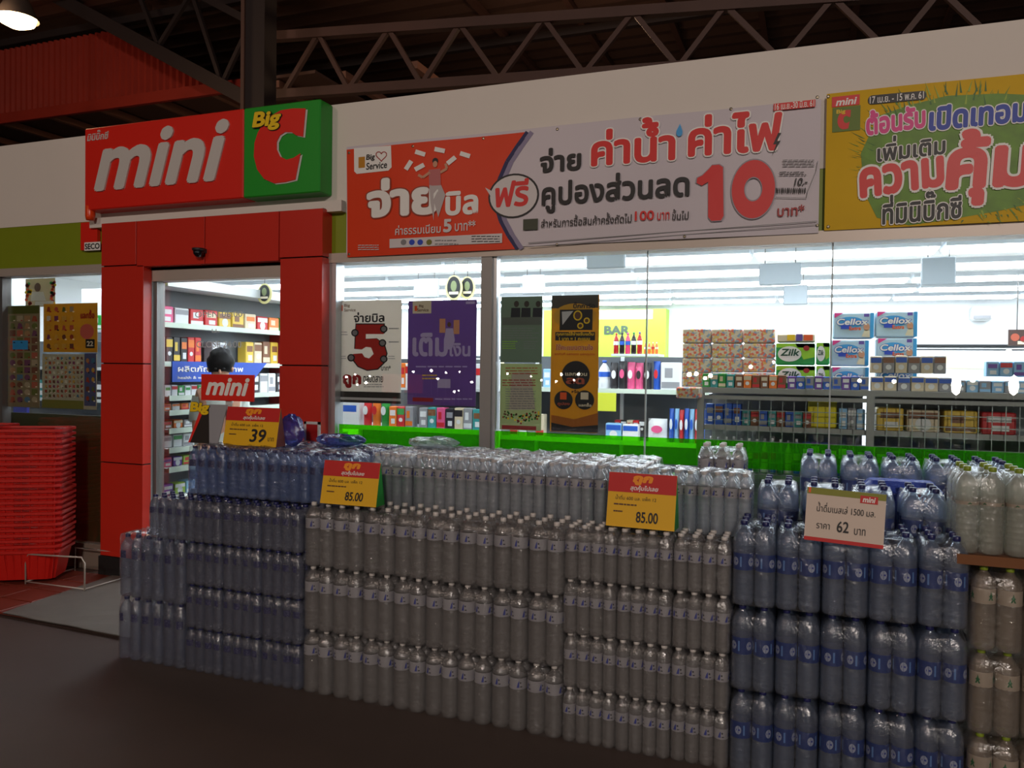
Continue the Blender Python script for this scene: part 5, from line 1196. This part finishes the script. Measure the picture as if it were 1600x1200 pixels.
block('navy', -3.157, 3, .2495, 3, .2325, FYs, 0, 'navy-marked small bottle pack', 'of front left stack', 'navy-marked packs in the front left stack')
block('navy', -3.412, 4, .2495, 1, .2325, FYs, .6975, 'navy-marked small bottle pack', 'in the overhang', 'navy-marked packs in the overhanging row', ['upper'])
block('tall', -3.628, 3, .1565, 2, .348, FYs, 0, 'tall ribbed bottle six-pack', 'of left end column', 'tall packs at the left end')
for r_ in range(3):
    block('top', -3.24, 4, .266, 1, .265, FYs + .10 + r_ * .2, .932, 'bluish bottle pack', 'of %s row, raised left stack' % ('front', 'middle', 'rear')[r_], 'bluish packs on the raised left stack', ['top'])
for r_ in range(3):
    block('rear', -2.17, 8 if r_ == 0 else 6, .2395, 1, .24, 3.622 + r_ * .182, .912, 'clear small bottle pack', 'of %s row, raised middle stack' % ('front', 'middle', 'rear')[r_], 'clear packs on the raised middle stack', ['top'])
block('blue', -.235, 4, .19, 1, .34, 3.628, .83, 'blue-labelled water six-pack', 'behind white price sign', 'blue-labelled packs in the raised second row', ['raised'])
block('back', -.067, 5, .186, 1, .33, 4.18, .92, 'dark blue-labelled water six-pack', 'by right window', 'blue-labelled packs against the window', ['rear'])
block('trio', P(1089, 720, 4.2).x, 1, .3, 1, .33, 4.2, .94, 'clear three-wide water pack under the wire grid', 'by glass', 'clear pack against the glass', ['rear'])
block('green', .552, 3, .1715, 3, .312, FYs, 0, 'green-capped water six-pack', 'at right picture edge', 'green-capped packs at the right edge')
block('greentop', P(1492, 820, 3.44).x, 3, .1715, 1, .33, 3.44, .962, 'green-capped clear six-pack', 'on cardboard tray', 'green-capped packs on the tray', ['upper'])
MB().box(.50, 3.36, .938, 1.08, 3.75, .958, mat('cardboard', (118, 74, 42), .8, var=.1)).box(.50, 3.36, .958, .505, 3.75, .975, mat('cardboard')).box(.505, 3.36, .958, 1.08, 3.365, .975, mat('cardboard')).build('cardboard_tray', label='brown cardboard tray under the green-capped packs at right', cat='tray')
# dark plinths added to carry the raised rows, in place of unseen lower layers
PL = mat('added_platform_dark', (46, 38, 36), .8)  # darkness seen through the bottles is put into this colour
def plinth(x0, y0, x1, y1, z, lb):
    t = thing('added_platform', lb, 'platform', ((x0 + x1) / 2, (y0 + y1) / 2, 0)); o_ = -Vector(t.location)
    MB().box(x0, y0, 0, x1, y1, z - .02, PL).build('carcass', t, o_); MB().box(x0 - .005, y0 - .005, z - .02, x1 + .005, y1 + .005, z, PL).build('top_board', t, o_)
plinth(-3.35, 3.63, -2.20, 4.13, .929, 'added dark platform inside the left stack under the bluish packs')
plinth(-2.17, 3.63, -.26, 4.17, .909, 'added dark platform inside the middle stack under the clear packs')
plinth(-.235, 3.64, .53, 3.90, .827, 'added dark platform behind the blue front stack')
plinth(-.10, 4.17, 1.0, 4.50, .917, 'added dark platform against the right window under the rear blue packs')
plinth(P(1085, 720, 4.2).x, 4.17, P(1085, 720, 4.2).x + .27, 4.50, .937, 'small added dark platform against the window under the three-wide pack')
# blue wrapped pack lying behind
a_ = P(1348, 772, 3.95); t = thing('wrapped_pack', 'blue film wrapped pack with a red corner behind the blue bottles', 'pack', (a_.x + .16, 4.0, .827))
MB().rbox(-.17, -.06, 0, .17, .12, .33, mat('blue_film', (60, 80, 170), .25, bump=.5, vscale=30), .04).build('wrap', t); MB().box(.06, -.062, .24, .13, -.059, .31, DRED).build('red_tag', t)
struct_ = None
plinth(a_.x - .02, 3.93, a_.x + .34, 4.13, .825, 'added dark platform under the blue film wrapped pack')  # another added platform, to hold the pack up

# ------------------------------------------------------------------ price signs
def tent(cx, Y, z, w_, h_, lean, name, label, header, base, rz=0, side=GREENP):
    t = thing(name, label, 'price sign', (cx, Y, z), None, rz)
    fr = Matrix.Rotation(-lean, 4, 'X')       # front sheet leans back
    for nm, F_, m_ in (('front_sheet', fr, base), ('rear_sheet', Matrix.Translation((0, 2 * h_ * math.sin(lean), 0)) @ Matrix.Rotation(lean, 4, 'X'), side)):
        MB().box(-w_ / 2, 0, 0, w_ / 2, .002, h_, m_, F_).build(nm, t)
    MB().add([(w_ / 2 - .003, 0.004, 0), (w_ / 2 - .003, 2 * h_ * math.sin(lean) - .004, 0), (w_ / 2 - .003, h_ * math.sin(lean), h_ * math.cos(lean) - .004), (w_ / 2, 0.004, 0), (w_ / 2, 2 * h_ * math.sin(lean) - .004, 0), (w_ / 2, h_ * math.sin(lean), h_ * math.cos(lean) - .004)],
             [(0, 1, 2), (3, 5, 4), (0, 3, 4, 1), (1, 4, 5, 2), (2, 5, 3, 0)], side).build('side_flap', t)
    return t, Print(frame=fr @ Matrix.Translation((-w_ / 2, -.0008, 0)), w=w_, h=h_, step=.0008)
YB = mat('sign_yellow', (232, 178, 10), .5); SRD = mat('sign_red_header', (196, 24, 24), .5); OY = mat('sign_orange_text', (246, 150, 20), .5)
def price(cx, Y, z, w_, h_, label, num, rz=0, italic=0, side=GREENP):
    t, p = tent(cx, Y, z, w_, h_, .2, 'price_sign', label, None, YB, rz, side)
    p.rect(0, 0, .36, 1, SRD).up().text('ถูก', .36, .04, .22, .66, OY, .07, .15).text('สุดคุ้มไปเลย', .33, .22, .34, .74, WHITE, .02, .15).text('น้ำดื่ม 600 มล. แพ็ค 12', .12, .41, .5, .72, BLACK, .0).lines(.1, .55, .63, .45, 1, BROWN)
    p.lines(.1, .68, .76, .24, 1, BROWN)
    p.text(num, .44 if len(num) > 3 else .5, .70 if len(num) > 3 else .56, .9, .76 if len(num) > 3 else .8, BLACK, .02, italic)
    if len(num) < 3: p.text('บาท', .84, .76, .86, .95, BLACK, .0)
    p.build(t)
c = P(552, 784, 3.42); price(c.x, 3.368, .962, .315, .215, 'yellow 85.00 price sign with red header, left on the front stack', '85.00', .02, .1)
c = P(1005, 822, 3.48); price(c.x, 3.40, .962, .30, .235, 'yellow 85.00 price sign with red header, right on the front stack', '85.00', -.04)
c = P(396, 699, 3.64); price(c.x, 3.60, 1.198, .36, .215, 'yellow 39 price sign with red header on the raised left stack', '39', .0, .1, mat('card_rust', (110, 50, 40), .6))
# white 62 sign
p0, p1 = P(1257, 800, 3.345), P(1380, 812, 3.345)
t = thing('price_sign', 'white 62 price sign with green and orange top on the blue stack', 'price sign', (p0.x, 3.31, P(1257, 840, 3.345).z)); t.rotation_euler = (-.10, .045, 0)
w_, h_ = p1.x - p0.x, .205
MB().box(0, 0, 0, w_, .003, h_, mat('card_cream', (214, 196, 182), .55)).build('card', t)
MB().box(w_ * .3, .003, .05, w_ * .7, .10, .062, LGREY).build('foot', t)  # foot added so the card rests on the caps
p = Print(frame=Matrix.Translation((0, -.001, 0)), w=w_, h=h_, step=.0008)
p.rect(0, 0, .12, 1, mat('print_olive_green', (130, 132, 30), .5)).rect(0, .93, 1, 1, SRD).up().rect(.02, 0, .1, .05, ORANGE).rect(.68, .06, .2, .9, SRD).up().text('mini', .71, .08, .18, .87, WHITE, .03, .2).text('น้ำดื่มเนสเล่ 1500 มล.', .14, .26, .44, .88, BLACK, .0)
p.text('ราคา', .15, .66, .76, .32, BLACK, .0).text('62', .41, .58, .79, .56, BLACK, .015).text('บาท', .63, .68, .8, .77, BLACK, .0)
p.build(t)
# promotional stand: red mini board over a leaning leaflet holder
c = P(337, 700, 3.62)
t = thing('promotion_stand', 'red mini board on a stand with yellow Big lettering, on the left stack', 'sign', (c.x, 3.62, 1.198))
bw = P(378, 605, 3.7).x - P(297, 605, 3.7).x; bz0_ = P(337, 626, 3.7).z - 1.198; bz1_ = P(337, 585, 3.7).z - 1.198
MB().box(-bw / 2, .09, bz0_, bw / 2, .10, bz1_, SR).build('red_board', t)
p = Print(frame=Matrix.Translation((-bw / 2, .089, bz0_)), w=bw, h=bz1_ - bz0_, step=.001); p.text('mini', .09, .12, .8, .93, WHITE, .035, .28); p.build(t, 'lettering')
MB().box(-.02, .102, 0, .02, .112, bz0_ + .05, LGREY).build('stem', t)
t2 = thing('leaflet_holder', 'white and black leaning card holder left of the 39 price sign', 'holder', (P(330, 698, 3.6).x - .05, 3.60, 1.198))
MB().add([(-.115, 0, 0), (-.06, .0, .0), (-.03, .04, .2), (-.06, .04, .2)] + [(-.115, .004, 0), (-.06, .004, .0), (-.03, .044, .2), (-.06, .044, .2)], [(0, 1, 2, 3), (7, 6, 5, 4), (0, 3, 7, 4), (1, 5, 6, 2), (2, 6, 7, 3), (0, 4, 5, 1)], SR).build('red_card', t2)
MB().add([(-.10, -.002, 0), (.05, -.002, 0), (.0, .038, .2), (-.03, .038, .2)] + [(-.10, .002, 0), (.05, .002, 0), (.0, .042, .2), (-.03, .042, .2)], [(0, 1, 2, 3), (7, 6, 5, 4), (0, 3, 7, 4), (1, 5, 6, 2), (2, 6, 7, 3), (0, 4, 5, 1)], mat('holder_black', (30, 22, 18), .5)).build('black_card', t2)
MB().add([(.04, -.004, 0), (.10, -.004, 0), (.13, .036, .22), (.0, .036, .22)] + [(.04, 0, 0), (.10, 0, 0), (.13, .04, .22), (.0, .04, .22)], [(0, 1, 2, 3), (7, 6, 5, 4), (0, 3, 7, 4), (1, 5, 6, 2), (2, 6, 7, 3), (0, 4, 5, 1)], mat('holder_grey', (150, 150, 156), .5)).build('white_card', t2)
p = Print(frame=Matrix.Translation((-.13, .03, .15)), w=.14, h=.09, step=.001); p.text('Big', 0, .1, .9, 1, YEL, .05, .1, halo=BLACK, hw=.03); p.build(t2, 'lettering')
# blue foil ball (crumpled film) and small white frame behind it
c = P(456, 680, 3.75); t = thing('film_bundle', 'crumpled blue plastic film ball right of the 39 price sign', 'bundle', (c.x, 3.75, 1.198))
mb = MB(); rg = random.Random(8); vs = []; nu, nv = 16, 10
for j in range(nv + 1):
    for i in range(nu): ph, th_ = math.pi * j / nv, 2 * math.pi * i / nu; r = .078 * rg.uniform(.85, 1.12); vs.append((math.sin(ph) * math.cos(th_) * r, math.sin(ph) * math.sin(th_) * r * .7, math.cos(ph) * r * 1.1 + .085))
mb.add(vs, [(j * nu + i, j * nu + (i + 1) % nu, (j + 1) * nu + (i + 1) % nu, (j + 1) * nu + i) for j in range(nv) for i in range(nu)], clear('blue_film_clear', (.5, .55, .9), (70, 84, 170), .45, .1, .15, .4, 60)); mb.build('film', t)
c = P(487, 690, 4.0); t = thing('small_frame', 'small white frame with red centre before the red pillar', 'frame', (c.x, 4.0, 1.198))
for (x0, z0, x1, z1) in ((-.055, 0, -.04, .115), (.04, 0, .055, .115), (-.055, .1, .055, .115)): MB().box(x0, 0, z0, x1, .012, z1, LGREY).build('bar', t)
MB().box(-.04, .002, 0, .04, .006, .1, DRED).build('panel', t)

# loose small film wrapped bundles lying on the raised rows
for (px_, py_, Yb_, w_, lb, m_) in ((532, 694, 3.86, .15, 'low bluish film bundle lying on the raised left stack near the window', clear('blue_film_clear')), (677, 706, 3.98, .15, 'low clear film bundle lying on the raised middle stack near the mullion', clear('film_lump', (.9, .92, .94), (200, 214, 220), .4, .12, .2, .5, 60))):
    c = P(px_, py_, Yb_); t = thing('film_bundle', lb, 'bundle', (c.x, Yb_, 1.20)); mb = MB(); vs = []; nu, nv = 20, 6; rg = random.Random(int(px_))
    for j in range(nv + 1):
        for i in range(nu): ph, th_ = math.pi * j / nv, 2 * math.pi * i / nu; r = rg.uniform(.88, 1.1); vs.append((math.sin(ph) ** .5 * math.cos(th_) * w_ * r, math.sin(ph) ** .5 * math.sin(th_) * .09 * r, (math.cos(ph) * .5 + .5) * .06 * r))
    mb.add(vs, [(j * nu + i, j * nu + (i + 1) % nu, (j + 1) * nu + (i + 1) % nu, (j + 1) * nu + i) for j in range(nv) for i in range(nu)], m_); mb.build('film', t)
